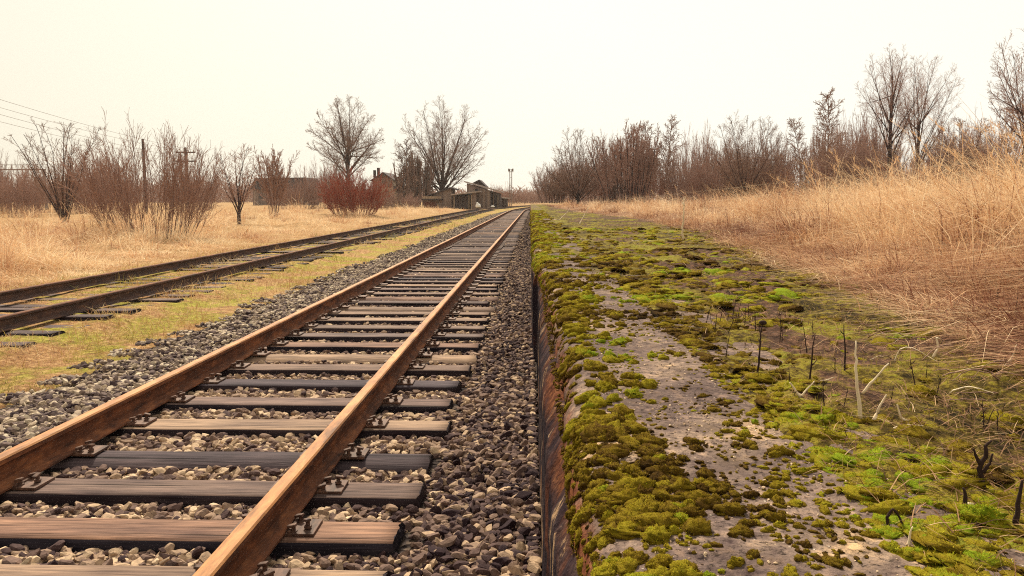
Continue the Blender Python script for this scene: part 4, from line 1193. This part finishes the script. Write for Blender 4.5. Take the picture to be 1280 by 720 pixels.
dome_tree('bare_tree', 'low spreading bare tree between the two-trunked tree and the one cut by the edge', 1197, 54, GR, 146, 92, 60, ('bark_purple', 'twig_tan'), (.02, .08), .5, 24, .13, .015, (12, 8, 5), (0, 105))
dome_tree('tall_tree', 'tall bare tree cut off by the right edge of the photo', 1272, 44, GR, 26, 112, 61, ('bark_dark', 'twig_purple'), (.12, .60), .60, 20, .14, .011, (10, 6, 4), (0, 112))
tree('thin_tree', 'thin bare tree just left of the tall tree at the photo edge', 1246, 50, GR, 126, 34, one(.02), BIRCH, 62, ('bark_purple', 'twig_tan'), .22)
RG_ = 'purple brown shrubs under the trees behind the straw'
for px, y, top, w_, k in ((690, 92, 208, 50, 0), (716, 90, 196, 52, 2), (752, 90, 178, 56, 1), (778, 92, 172, 52, 0), (800, 90, 176, 52, 2), (860, 80, 172, 58, 0), (888, 78, 168, 52, 1), (912, 76, 176, 50, 2), (950, 70, 168, 54, 1), (972, 72, 176, 46, 2), (1030, 68, 160, 52, 0), (1070, 70, 148, 62, 2), (1094, 68, 152, 60, 1), (1176, 68, 160, 60, 1), (1206, 66, 158, 58, 2), (1236, 64, 160, 60, 0), (700, 84, 214, 46, 3), (742, 82, 206, 48, 0), (770, 88, 200, 50, 3), (806, 84, 202, 54, 2), (846, 76, 188, 54, 1), (872, 70, 200, 46, 2), (900, 68, 196, 54, 0), (926, 66, 198, 50, 3), (956, 62, 190, 56, 2), (984, 64, 206, 48, 1), (1016, 64, 186, 48, 0), (1044, 58, 160, 58, 2), (1066, 62, 166, 60, 1), (1086, 56, 170, 60, 0), (1112, 58, 186, 56, 3), (1140, 50, 196, 60, 2), (1166, 60, 178, 58, 0), (1192, 50, 204, 60, 3), (1222, 58, 174, 60, 1), (1248, 46, 200, 66, 3), (1276, 50, 196, 60, 2), (1304, 48, 188, 66, 0)):
    shrub(k, px, y, GR, top, w_, 'purple brown bare shrub in the thicket under the trees behind the golden straw', RG_, rs.uniform(0, 6))
# a far wood beyond everything
fw = np.random.default_rng(301); it = []
for k in range(5200):
    y = fw.uniform(260, 340); x = fw.uniform(-240, 260) ; h = fw.uniform(3, 9) * (.5 + fbm(x * .05, y * .05, 302)) * (1 if x < -70 else .5 if x < 8 else .9)
    p = Vector((x, y, -.2)); q = Vector((x + fw.normal(0, .6), y, h * .6)); s = Vector((q.x + fw.normal(0, .9), y, h))
    it.append(([p, q, s], [.16, .14, .08]))
    for j in range(5):
        b = p.lerp(s, fw.uniform(.25, .9)); e2 = b + Vector((fw.normal(0, 1.2), fw.normal(0, 1), fw.uniform(.6, 2.0))); it.append(([b, b.lerp(e2, .5), e2], [.10, .10, .08]))
V, Q = tubes_np(it, 3)
tag(np_mesh('far_wood', V, Q, M['twig_purple'], smooth=True), 'faint far-off wood along the horizon behind the sheds', 'wood', kind='stuff')
# ------------------------------------------------------------------ sheds and houses at the end of the line
def px_x(px, y): return at_y(px, 300, y).x
def px_z(py, y): return at_y(640, py, y).z
def panel_wall(name, pts, y, depth, mat, parent, o):
    """an upright wall: outline given as photo columns and rows at distance y, depth metres thick going back"""
    bm = bmesh.new(); add_prism(bm, [(px_x(a, y) - o[0], px_z(b, y) - o[2]) for a, b in pts], y - o[1], y + depth - o[1])
    return bm_obj(name, bm, mat, parent)

GZ = -.3
# 1 the boarded shed with a lopsided roof
Y = 116.0; o = (px_x(600, Y), Y, GZ)
sh = empty('boarded_shed', o, 0, 'grey boarded shed with a one-sided sloping roof beside the lean-to', 'shed')
panel_wall('wall', [(584, 262), (584, 229), (613, 238.5), (613, 262)], Y, 5, M['boards'], sh, o)
panel_wall('side_wall', [(613.1, 262), (613.1, 238.5), (625.5, 242), (625.5, 262)], Y + .7, 4, M['boards_dark'], sh, o)
bm = bmesh.new(); add_prism(bm, [(px_x(581, Y) - o[0], px_z(226.2, Y) - o[2]), (px_x(581, Y) - o[0], px_z(227.8, Y) - o[2]), (px_x(628, Y) - o[0], px_z(240.9, Y) - o[2]), (px_x(628, Y) - o[0], px_z(239.2, Y) - o[2])], -.5, 5.4); bm_obj('roof', bm, M['roof_grey'], sh)
d = panel_wall('door', [(617, 261), (617, 244.5), (622, 245), (622, 261)], Y + .62, .1, M['roof_dark'], sh, o)
bm = bmesh.new()
for a, b in ((616.3, 617), (622, 622.7)): add_box(bm, (px_x((a + b) / 2, Y) - o[0], .56, px_z(253, Y) - o[2]), (W_(b - a, Y), .12, W_(17, Y)))
bm_obj('door_frame', bm, M['boards_tan'], d)
wn = panel_wall('window', [(594, 241), (594, 236.5), (598.5, 236.5), (598.5, 241)], Y - .05, .08, M['glass'], sh, o)
bm = bmesh.new()
for a, b, c_, e_ in ((593.4, 594, 236, 241.5), (598.5, 599.1, 236, 241.5)): add_box(bm, (px_x((a + b) / 2, Y) - o[0], -.06, px_z((c_ + e_) / 2, Y) - o[2]), (W_(b - a, Y), .1, W_(e_ - c_, Y)))
bm_obj('window_frame', bm, M['boards_tan'], wn)
# gable peeping over its roof
Yb = 128.0; o = (px_x(600, Yb), Yb, GZ)
gb = empty('dark_gabled_shed', o, 0, 'dark shed whose gable peeps over the one-sided roof', 'shed')
panel_wall('wall', [(591, 259), (591, 229), (599.5, 226), (606, 233), (606, 259)], Yb, 6, M['boards_dark'], gb, o)
bm = bmesh.new(); add_prism(bm, [(px_x(a, Yb) - o[0], px_z(b, Yb) - o[2]) for a, b in ((589.5, 229.5), (599.5, 224.4), (608.5, 233.2), (607.5, 233.8), (599.5, 226), (590, 230.4))], -.4, 6.4); bm_obj('roof', bm, M['roof_dark'], gb)
# small low roof beyond the boarded shed
Yc = 124.0; o = (px_x(630, Yc), Yc, GZ)
sm = empty('low_hut', o, 0, 'low dark hut with a flat overhanging roof, last building along the line', 'hut')
panel_wall('wall', [(625.8, 260), (625.8, 247.6), (634, 248.6), (634, 260)], Yc, 3, M['boards_dark'], sm, o)
panel_wall('roof', [(624.5, 247.6), (624.5, 246.4), (635.6, 247.4), (635.6, 248.6)], Yc - .4, 3.8, M['roof_grey'], sm, o)
# lean-to in front of the shed
Y = 112.5; o = (px_x(580, Y), Y, GZ)
lt = empty('lean_to', o, 0, 'lean-to with flat sheet roof on posts and dark plank doors, joined to the boarded shed', 'lean-to')
panel_wall('roof', [(564.5, 244.2), (564.5, 242.6), (600.5, 238.6), (600.5, 240.0)], Y - .5, 3.6, M['roof_grey'], lt, o)
panel_wall('back_wall', [(567, 262), (567, 244.3), (587.5, 242.2), (587.5, 262)], Y + 2.2, .2, M['boards_dark'], lt, o)
for a, b in ((570, 577.6), (578, 585.6)): panel_wall('door', [(a, 260.5), (a, 245.2), (b, 244.6), (b, 260.5)], Y + 1.2, .1, M['boards_dark'], lt, o)
for a in (568.0, 586.6, 589.5): panel_wall('post', [(a - .5, 262), (a - .5, 243.8), (a + .5, 243.6), (a + .5, 262)], Y, .14, M['boards_tan'], lt, o)
panel_wall('side_wall', [(590.2, 262), (590.2, 241.4), (594.5, 240.9), (594.5, 262)], Y + .3, 3.0, M['boards'], lt, o)
# low barn left of it
Y = 114.5; o = (px_x(546, Y), Y, GZ)
bn = empty('low_barn', o, 0, 'low barn with roof rising towards the lean-to and a red brick foot', 'barn')
panel_wall('wall', [(530, 252), (530, 247.2), (562.5, 235.6), (565, 235.6), (565, 262), (546, 262), (546, 252)], Y, 5, M['boards'], bn, o)
panel_wall('roof', [(526.5, 248.2), (526.5, 247.2), (564, 233.8), (570, 236.2), (570, 237.4), (564, 235.2)], Y - .5, 6, M['roof_dark'], bn, o)
panel_wall('fascia', [(528.6, 248.6), (528.6, 245.4), (552, 245.4), (552, 248.2)], Y - .8, .1, M['boards_tan'], bn, o)
panel_wall('awning', [(526, 250.3), (526, 248.7), (553, 248.7), (553, 249.8)], Y - .9, .9, M['roof_dark'], bn, o)
panel_wall('brick_foot', [(530, 262), (530, 252.1), (545.9, 252.1), (545.9, 262)], Y + .03, 4, M['brick_red'], bn, o)
# gabled house behind the thickets
Y = 140.0; o = (px_x(480, Y), Y, GZ)
hs = empty('gabled_house', o, 0, 'cream gabled house with chimneys half hidden behind the dark thickets', 'house')
panel_wall('wall', [(467, 260), (467, 224), (480, 216.5), (492, 224.5), (492, 260)], Y, 9, M['render_cream'], hs, o)
panel_wall('gable_boards', [(467.6, 233.8), (467.6, 224.2), (480, 217), (491.4, 224.7), (491.4, 233.8)], Y - .12, .1, M['boards'], hs, o)
rf = panel_wall('roof', [(464, 225.4), (480, 214.8), (495, 225.4), (494.2, 226.6), (480, 216.6), (464.8, 226.6)], Y - .6, 10, M['roof_dark'], hs, o)
for a, b in ((469.5, 212.5), (474.2, 209.5)): panel_wall('chimney', [(a - 1.3, 222), (a - 1.3, b), (a + 1.3, b), (a + 1.3, 222)], Y + 3, .8, M['roof_dark'], rf, o)
for a in (473, 483.5):
    wn = panel_wall('window', [(a, 246), (a, 238), (a + 3.6, 238), (a + 3.6, 246)], Y - .06, .06, M['glass'], hs, o)
    panel_wall('window_frame', [(a + 1.5, 246), (a + 1.5, 238), (a + 2.1, 238), (a + 2.1, 246)], Y - .12, .06, M['white_sheet'], wn, o)
panel_wall('side_extension', [(492.1, 260), (492.1, 236), (516, 236), (516, 260)], Y + 1, 6, M['render_cream'], hs, o)
panel_wall('extension_roof', [(492.1, 236.4), (492.1, 232.5), (518, 235.4), (518, 237)], Y + .4, 7, M['roof_dark'], hs, o)
# long grey building on the left
Y = 165.0; o = (px_x(352, Y), Y, GZ)
lb = empty('long_building', o, 0, 'long low grey building with a dark roof behind the small forked tree', 'building')
panel_wall('wall', [(318, 262), (318, 236), (386, 236), (386, 262)], Y, 9, M['boards'], lb, o)
panel_wall('roof', [(315, 236.6), (321, 222.5), (383, 221.5), (390, 236.6)], Y - .5, 10, M['roof_dark'], lb, o)
for a in (326, 340, 354, 368):
    panel_wall('window', [(a, 248), (a, 241), (a + 5, 241), (a + 5, 248)], Y - .05, .05, M['glass'], lb, o)

# white sacks in front of the lean-to
def lump(name, px, py, Y, w_, h_, label, seed, knob=False):
    p = at_y(px, py, Y); bm = bmesh.new()
    bmesh.ops.create_icosphere(bm, subdivisions=3, radius=1)
    for v in bm.verts:
        n_ = mnoise.noise(v.co * 1.7 + Vector((seed, 0, 0))) * .25
        v.co *= 1 + n_; v.co.x *= w_ / 2; v.co.y *= w_ / 2.4; v.co.z = max(v.co.z, -.6) * h_ / 1.6 + h_ * .37
    if knob:
        q = bmesh.ops.create_icosphere(bm, subdivisions=2, radius=w_ * .2)['verts']
        bmesh.ops.translate(bm, vec=(-w_ * .12, 0, h_ * 1.05), verts=q)
        add_tube(bm, [(-w_ * .12, 0, h_ * .8), (-w_ * .12, 0, h_ * 1.1)], [w_ * .16, w_ * .1], 8)
    ob = bm_obj(name, bm, M['white_sheet'], None, True); ob.location = p
    return tag(ob, label, 'sack')
lump('white_sack', 597.5, 259.3, 108, .78, .52, 'white tied sack standing before the lean-to posts', 3, True)
lump('white_sack', 616, 259.0, 112, .55, .22, 'small flat white sack lying before the shed door', 8)

# twin mast with lamps
Y = 150.0; o = (px_x(638.6, Y), Y, GZ)
ms = empty('lamp_mast', o, 0, 'slim twin-post lamp mast rising beyond the last hut', 'lamp mast')
for a in (637.3, 639.7):
    bm = bmesh.new(); add_tube(bm, [(px_x(a, Y) - o[0], 0, 0), (px_x(a, Y) - o[0], 0, px_z(211.5, Y) - o[2])], [.09, .07], 8); bm_obj('post', bm, M['mast'], ms)
bm = bmesh.new(); add_box(bm, (0, 0, px_z(214.8, Y) - o[2]), (W_(6.6, Y), .5, .10)); add_box(bm, (0, -.25, px_z(212.2, Y) - o[2]), (W_(6.6, Y), .05, .05)); add_box(bm, (0, .25, px_z(212.2, Y) - o[2]), (W_(6.6, Y), .05, .05)); bm_obj('platform', bm, M['mast'], ms)
for a in (636.1, 641.0):
    bm = bmesh.new(); add_box(bm, (px_x(a, Y) - o[0], -.1, px_z(212.4, Y) - o[2]), (.26, .34, .5), bev=.04); bm_obj('lamp', bm, M['mast'], ms)
for zz in (222, 230):
    bm = bmesh.new(); add_box(bm, (px_x(638.5, Y) - o[0], 0, px_z(zz, Y) - o[2]), (W_(2.4, Y), .05, .06)); bm_obj('cross_brace', bm, M['mast'], ms)

# poles and wires
def pole(px, Y, top, r, label, arms=(), x=None, z=None):
    p = px_place(px, Y, GL - .2) if x is None else (x, Y, GL - .2)
    H = (px_z(top, Y) if z is None else z) - p[2]
    t = empty('utility_pole', p, 0, label, 'utility pole')
    bm = bmesh.new(); add_tube(bm, [(0, 0, 0), (.02, 0, H * .5), (0, 0, H)], [r * 1.2, r * 1.05, r * .85], 10); bm_obj('shaft', bm, M['pole'], t)
    ends = []
    for k, dz in enumerate(arms):
        bm = bmesh.new(); add_box(bm, (0, 0, H - dz), (2.0, .12, .13)); a = bm_obj('crossarm', bm, M['pole'], t)
        for sx in (-.85, .85):
            bm = bmesh.new(); bmesh.ops.create_cone(bm, segments=10, radius1=.06, radius2=.045, depth=.2, cap_ends=True, matrix=Matrix.Translation((sx, 0, H - dz + .16))); bm_obj('insulator', bm, M['porcelain'], a)
            ends.append(Vector(p) + Vector((sx, 0, H - dz + .24)))
    return ends
E1 = pole(237, 80, 183.5, .16, 'dark utility pole with two crossarms above the wide willow bush', (.5, 1.4))
pole(230.5, 78, 191, .13, 'shorter plain prop pole just left of the crossarm pole')
pole(185, 72, 172.5, .13, 'thick plain wooden pole rising through the middle of the wide willow bush')
E0 = pole(0, 30, 0, .16, 'utility pole beyond the left edge that carries the wires', (.5, 1.4), x=-31.5, z=8.9)
for k, (p, q) in enumerate(zip(E0, E1)):
    bm = bmesh.new(); pts = []
    for j in range(15):
        t = j / 14; pts.append(p.lerp(q, t) - Vector((0, 0, 4 * .55 * t * (1 - t))))
    add_tube(bm, pts, .010, 5); ob = bm_obj('power_line', bm, M['wire'], None, True)
    tag(ob, 'thin sagging power line crossing the sky above the slender bare tree', 'power line', 'power lines running to the crossarm pole')
# gantry over the far thicket
Y = 95.0; x0, x1 = px_x(-40, Y), px_x(62, Y); o = ((x0 + x1) / 2, Y, GL - .2)
gn = empty('pipe_gantry', o, 0, 'thin horizontal gantry of two rails above the shrubs at the left edge', 'gantry')
zd, zr = px_z(211.4, Y) - o[2], px_z(205.4, Y) - o[2]
bm = bmesh.new(); add_box(bm, (0, 0, zd), (x1 - x0, .5, .14)); bm_obj('deck_beam', bm, M['mast'], gn)
bm = bmesh.new(); add_box(bm, (0, -.2, zr), (x1 - x0, .06, .07)); bm_obj('handrail', bm, M['mast'], gn)
for k in range(14):
    bm = bmesh.new(); add_box(bm, (-(x1 - x0) / 2 + (k + .5) * (x1 - x0) / 14, -.2, (zd + zr) / 2), (.05, .05, zr - zd)); bm_obj('rail_post', bm, M['mast'], gn)
for sx in (-.49, .49):
    bm = bmesh.new(); add_box(bm, (sx * (x1 - x0), 0, zd / 2 - .04), (.25, .25, zd - .08)); bm_obj('support', bm, M['mast'], gn)

# ------------------------------------------------------------------ sticks and dead stalks on the platform
def sz(x, y): return float(soil_z(np.array([x]), np.array([y]))[0])
def stick(label, pts, r, mat='pale_stick', forks=(), name='pale_stick', cat='stick', group=None, sides=7):
    """pts: (photo column, row, metres nearer than the foot); the first point is the foot on the soil"""
    foot = at_z(pts[0][0], pts[0][1], PLAT + .01)
    def to(p): return at_y(p[0], p[1], foot.y - (p[2] if len(p) > 2 else 0))
    bm = bmesh.new()
    def limb(pp, r0):
        P_ = [to(p) for p in pp]; Q = []
        for i in range(len(P_) - 1):
            for j in range(4):
                t = j / 4; v = P_[i].lerp(P_[i + 1], t)
                Q.append(v + Vector((mnoise.noise(v * 40), mnoise.noise(v * 40 + Vector((9, 0, 0))), mnoise.noise(v * 40 + Vector((0, 9, 0))))) * r0 * .9)
        Q.append(P_[-1]); n = len(Q)
        add_tube(bm, Q, [r0 * (1 - .65 * (i / (n - 1)) ** 1.3) * (1 + .18 * mnoise.noise(Vector((i * 1.7, r0 * 999, pts[0][0])))) for i in range(n)], sides)
    limb(pts, r)
    for f in forks: limb(f, r * .75)
    ob = bm_obj(name, bm, M[mat], None, True)
    base = foot.copy(); ob.data.transform(Matrix.Translation(-base)); ob.location = base
    ob.location.z += max(-.02, min(.04, sz(base.x, base.y) - (PLAT + .01)))
    return tag(ob, label, cat, group)
stick('pale bleached forked stick standing upright in the moss, tallest of the pale sticks', [(1077, 525), (1073, 495), (1070, 460), (1070, 427)], .0056, forks=[[(1078, 493), (1092, 476, .01), (1111, 455, .02)]])
stick('short pale stick leaning right beside the upright forked stick', [(1092, 526), (1098, 512), (1108, 494)], .0050)
stick('small pale V-shaped twig left of the upright forked stick', [(1000, 497), (995, 490), (987, 479)], .0052, forks=[[(1001, 497), (1008, 489), (1018, 477)]])
stick('pale twig lying on the moss left of the upright forked stick', [(1022, 482), (1032, 478), (1043, 475)], .0035)
stick('thin pale bent twig right of the leaning short stick', [(1136, 534), (1126, 528), (1121, 512)], .0038)
stick('pale straight twig lying on the soil before the dark charred stick', [(1118, 540), (1135, 536), (1154, 536)], .0040)
stick('dark charred stick lying across the moss', [(1150, 529), (1165, 536), (1196, 549)], .0075, 'dead_stalk', name='dark_stick')
stick('dark twisted stump of a stalk standing at the edge of the bare soil', [(1229, 610), (1226, 585), (1234, 555), (1240, 550)], .0062, 'dead_stalk', forks=[[(1227, 580), (1221, 570), (1217, 560)], [(1229, 590), (1238, 578), (1241, 566)]], name='dark_stump', cat='stump')
stick('dark crooked stalk cut by the photo edge, with a pale flat top', [(1270, 655), (1272, 630), (1278, 600)], .0058, 'dead_stalk', name='dark_stump', cat='stump')
stick('dark short stump left of the twisted one', [(1208, 632), (1207, 618), (1204, 603)], .0058, 'dead_stalk', name='dark_stump', cat='stump')
stick('dark curled root arching at the broken edge of the coping', [(1112, 650), (1109, 634), (1116, 624), (1126, 634), (1132, 650)], .0036, 'dead_stalk', name='dark_root', cat='root')
stick('pale short twig standing beside the dark curled root', [(1136, 671), (1139, 658), (1142, 645)], .0030)
stick('pale twig lying below the twisted stump', [(1212, 626), (1228, 626), (1244, 629)], .0035)
stick('pale curved twig lying right of the twisted stump', [(1232, 590), (1256, 606), (1263, 632)], .0030)
stick('pale straight twig in the soil at the lower right', [(1171, 706), (1182, 710), (1194, 713)], .0040)
stick('thin pale twig curving up left of the straw', [(1166, 450), (1172, 438), (1170, 426), (1176, 428)], .0050)
stick('pale crooked twig before the straw, near the photo edge', [(1262, 458), (1266, 445), (1271, 430)], .0055, forks=[[(1264, 450), (1256, 456), (1252, 462)]])
stick('tall thin dead stem standing at the edge of the straw, alone by the mossy strip', [(854, 302), (853, 285), (855, 268), (855, 248)], .016, 'pale_stick', name='standing_stem', cat='dead stem', forks=[[(854, 290), (852, 284)], [(855, 258), (853, 254)]])
stick('pale leaning stem at the edge of the straw, left of the lone tall stem', [(724, 281), (730, 270), (737, 258)], .016, name='standing_stem', cat='dead stem')
stick('pale thin stem crossing the straw edge, nearer the wall than the leaning stem', [(698, 276), (707, 268), (713, 260)], .016, name='standing_stem', cat='dead stem')
stick('pale fallen stick lying flat on the moss below the lone tall stem', [(790, 301), (803, 301), (816, 300)], .010)
# tangle of pale bramble stems before the straw
rb = random.Random(21)
for k in range(30):
    px = rb.uniform(1085, 1285); py = rb.uniform(385, 500); L_ = rb.uniform(18, 75); d_ = rb.choice((-1, 1)); up = rb.uniform(.02, .75) ** 1.5
    sk = rb.uniform(.6, 1.6); pts_ = []
    for j in range(8):
        t = j / 7; pts_.append((px + d_ * L_ * t ** sk + rb.uniform(-1, 1), py - L_ * up * math.sin(math.pi * min(1, .12 + t * rb.uniform(.74, .8))) - rb.uniform(0, 1.2) + 2, .10 * t * rb.uniform(.6, 1.2)))
    stick('thin pale arching bramble stem in the tangle before the straw grass', pts_, rb.uniform(.0016, .0030), rb.choice(('pale_stick', 'twig_tan', 'twig_tan')), name='bramble_stem', cat='bramble stem', group='pale bramble stems before the straw', sides=5)
# dark dead stalks in the moss: four grown, the rest copies
SK = []
for v in range(5):
    bm = bmesh.new(); h = 1.0; rk = random.Random(60 + v)
    lean_ = rk.uniform(-.12, .12)
    pts = [Vector((lean_ * t + rk.uniform(-.015, .015), rk.uniform(-.015, .015), h * t)) for t in (0, .2, .4, .6, .8, 1)]
    add_tube(bm, pts, [.026, .022, .02, .018, .015, .010], 5)
    for j in range(rk.randint(1, 4)):
        t = rk.randint(1, 4); a = rk.uniform(0, 6.28); L_ = rk.uniform(.06, .22)
        add_tube(bm, [pts[t], pts[t] + Vector((math.cos(a) * L_ * .6, math.sin(a) * L_ * .6, L_ * .5)), pts[t] + Vector((math.cos(a) * L_, math.sin(a) * L_, L_))], [.014, .011, .007], 4)
    if v == 4:
        q = bmesh.ops.create_icosphere(bm, subdivisions=2, radius=.06)['verts']
        for w_ in q: w_.co = Vector((w_.co.x * 1.6, w_.co.y * 1.3, w_.co.z * .8)) + pts[-1]
    ob = bm_obj('dead_stalk', bm, M['dead_stalk'], None, True); me = ob.data; bpy.data.objects.remove(ob); SK.append(me)
spots = [(946, 470, 66, 4), (1012, 478, 64, 1), (1056, 470, 60, 0), (868, 430, 60, 0), (873, 424, 44, 1), (863, 422, 30, 2)]
for k in range(46): spots.append((rb.gauss(905, 45), rb.uniform(395, 452), rb.uniform(12, 30), rb.randint(0, 3)))
for k in range(22): spots.append((rb.uniform(960, 1270), rb.uniform(395, 560), rb.uniform(14, 42), rb.randint(0, 3)))
for k, (px, py, h, v) in enumerate(spots):
    p = at_z(px, py, PLAT)
    if p.x < float(xf(p.y)) + .72: continue
    hh = h * p.y / F
    ob = new_obj('dead_stalk', SK[v], None, (p.x, p.y, sz(p.x, p.y) - .008), rb.uniform(0, 6.28))
    ob.scale = (hh * .8 + .012, hh * .8 + .012, hh); ob.rotation_euler = (rb.gauss(0, .12), rb.gauss(0, .12), ob.rotation_euler.z)
    lab = {0: 'dark dead stalk with a brown knob on top, standing in green moss behind the coping', 1: 'tall dark dead stalk between the knobbed stalk and the forked pale stick', 2: 'dark dead stalk just left of the pale forked stick'}.get(k)
    if lab: tag(ob, lab, 'dead stalk', 'dark dead stalks in the moss')
    else: tag(ob, 'thin dark dead plant stalk standing among others in the moss behind the coping', 'dead stalk', 'dark dead stalks in the moss')
# ------------------------------------------------------------------ air
hm = bpy.data.materials.new('haze_air'); hm.use_nodes = True; hm.node_tree.nodes.clear()
ho = hm.node_tree.nodes.new('ShaderNodeOutputMaterial'); hv = hm.node_tree.nodes.new('ShaderNodeVolumePrincipled')
hv.inputs['Color'].default_value = (.93, .88, .84, 1); hv.inputs['Density'].default_value = .00025; hv.inputs['Anisotropy'].default_value = .2
hm.node_tree.links.new(hv.outputs[0], ho.inputs['Volume'])
bm = bmesh.new(); add_box(bm, (0, 720, 10), (1600, 1580, 26)); hz = bm_obj('haze', bm, hm); hz['kind'] = 'stuff'; hz['label'] = 'thin pale haze in the distance'
# ------------------------------------------------------------------ light
SUN_EL, SUN_AZ = R(44), R(-16)     # azimuth measured from +Y (down the line) towards +X
w = bpy.data.worlds.new('World'); S.world = w; w.use_nodes = True
nt = w.node_tree; nt.nodes.clear()
out = nt.nodes.new('ShaderNodeOutputWorld'); bg = nt.nodes.new('ShaderNodeBackground'); bg.inputs['Strength'].default_value = .075
sky = nt.nodes.new('ShaderNodeTexSky'); sky.sky_type = 'NISHITA'; sky.sun_disc = False
sky.sun_elevation = SUN_EL; sky.sun_rotation = SUN_AZ; sky.dust_density = 5; sky.air_density = 1.0
# an even, cream coloured layer of cloud, brighter towards the veiled sun
tc = nt.nodes.new('ShaderNodeTexCoord')
sd = Vector((math.cos(SUN_EL) * math.sin(SUN_AZ), math.cos(SUN_EL) * math.cos(SUN_AZ), math.sin(SUN_EL)))
dp = nt.nodes.new('ShaderNodeVectorMath'); dp.operation = 'DOT_PRODUCT'; dp.inputs[1].default_value = (.42, .72, .55)
nt.links.new(tc.outputs['Generated'], dp.inputs[0])
rp = nt.nodes.new('ShaderNodeValToRGB'); e = rp.color_ramp.elements
e[0].position = .10; e[0].color = (8.7, 7.9, 6.3, 1); e[1].position = .85; e[1].color = (10.7, 10.4, 9.2, 1)
e2 = e.new(.52); e2.color = (9.9, 9.35, 7.8, 1)
nt.links.new(dp.outputs['Value'], rp.inputs[0])
mx = nt.nodes.new('ShaderNodeMix'); mx.data_type = 'RGBA'; mx.inputs[0].default_value = .93
nt.links.new(sky.outputs[0], mx.inputs[6]); nt.links.new(rp.outputs[0], mx.inputs[7])
nt.links.new(mx.outputs[2], bg.inputs[0]); nt.links.new(bg.outputs[0], out.inputs[0])
sl = bpy.data.lights.new('sun', 'SUN'); sl.energy = 5.0; sl.angle = R(8); sl.color = (1, .88, .68)
so = bpy.data.objects.new('sun', sl); COL.objects.link(so); so.rotation_euler = (-sd).to_track_quat('-Z', 'Y').to_euler()
so.location = (0, 0, 30)
vs = S.view_settings; vs.view_transform = 'Standard'; vs.look = 'None'; vs.gamma = 1; vs.exposure = .48; vs.use_curve_mapping = False
S.cycles.use_denoising = False
S.cycles.pixel_filter_type = 'BLACKMAN_HARRIS'; S.cycles.filter_width = 1.1
S.cycles.sample_clamp_indirect = 4; S.cycles.sample_clamp_direct = 6
S.cycles.max_bounces = 5; S.cycles.diffuse_bounces = 3; S.cycles.glossy_bounces = 2; S.cycles.transmission_bounces = 2
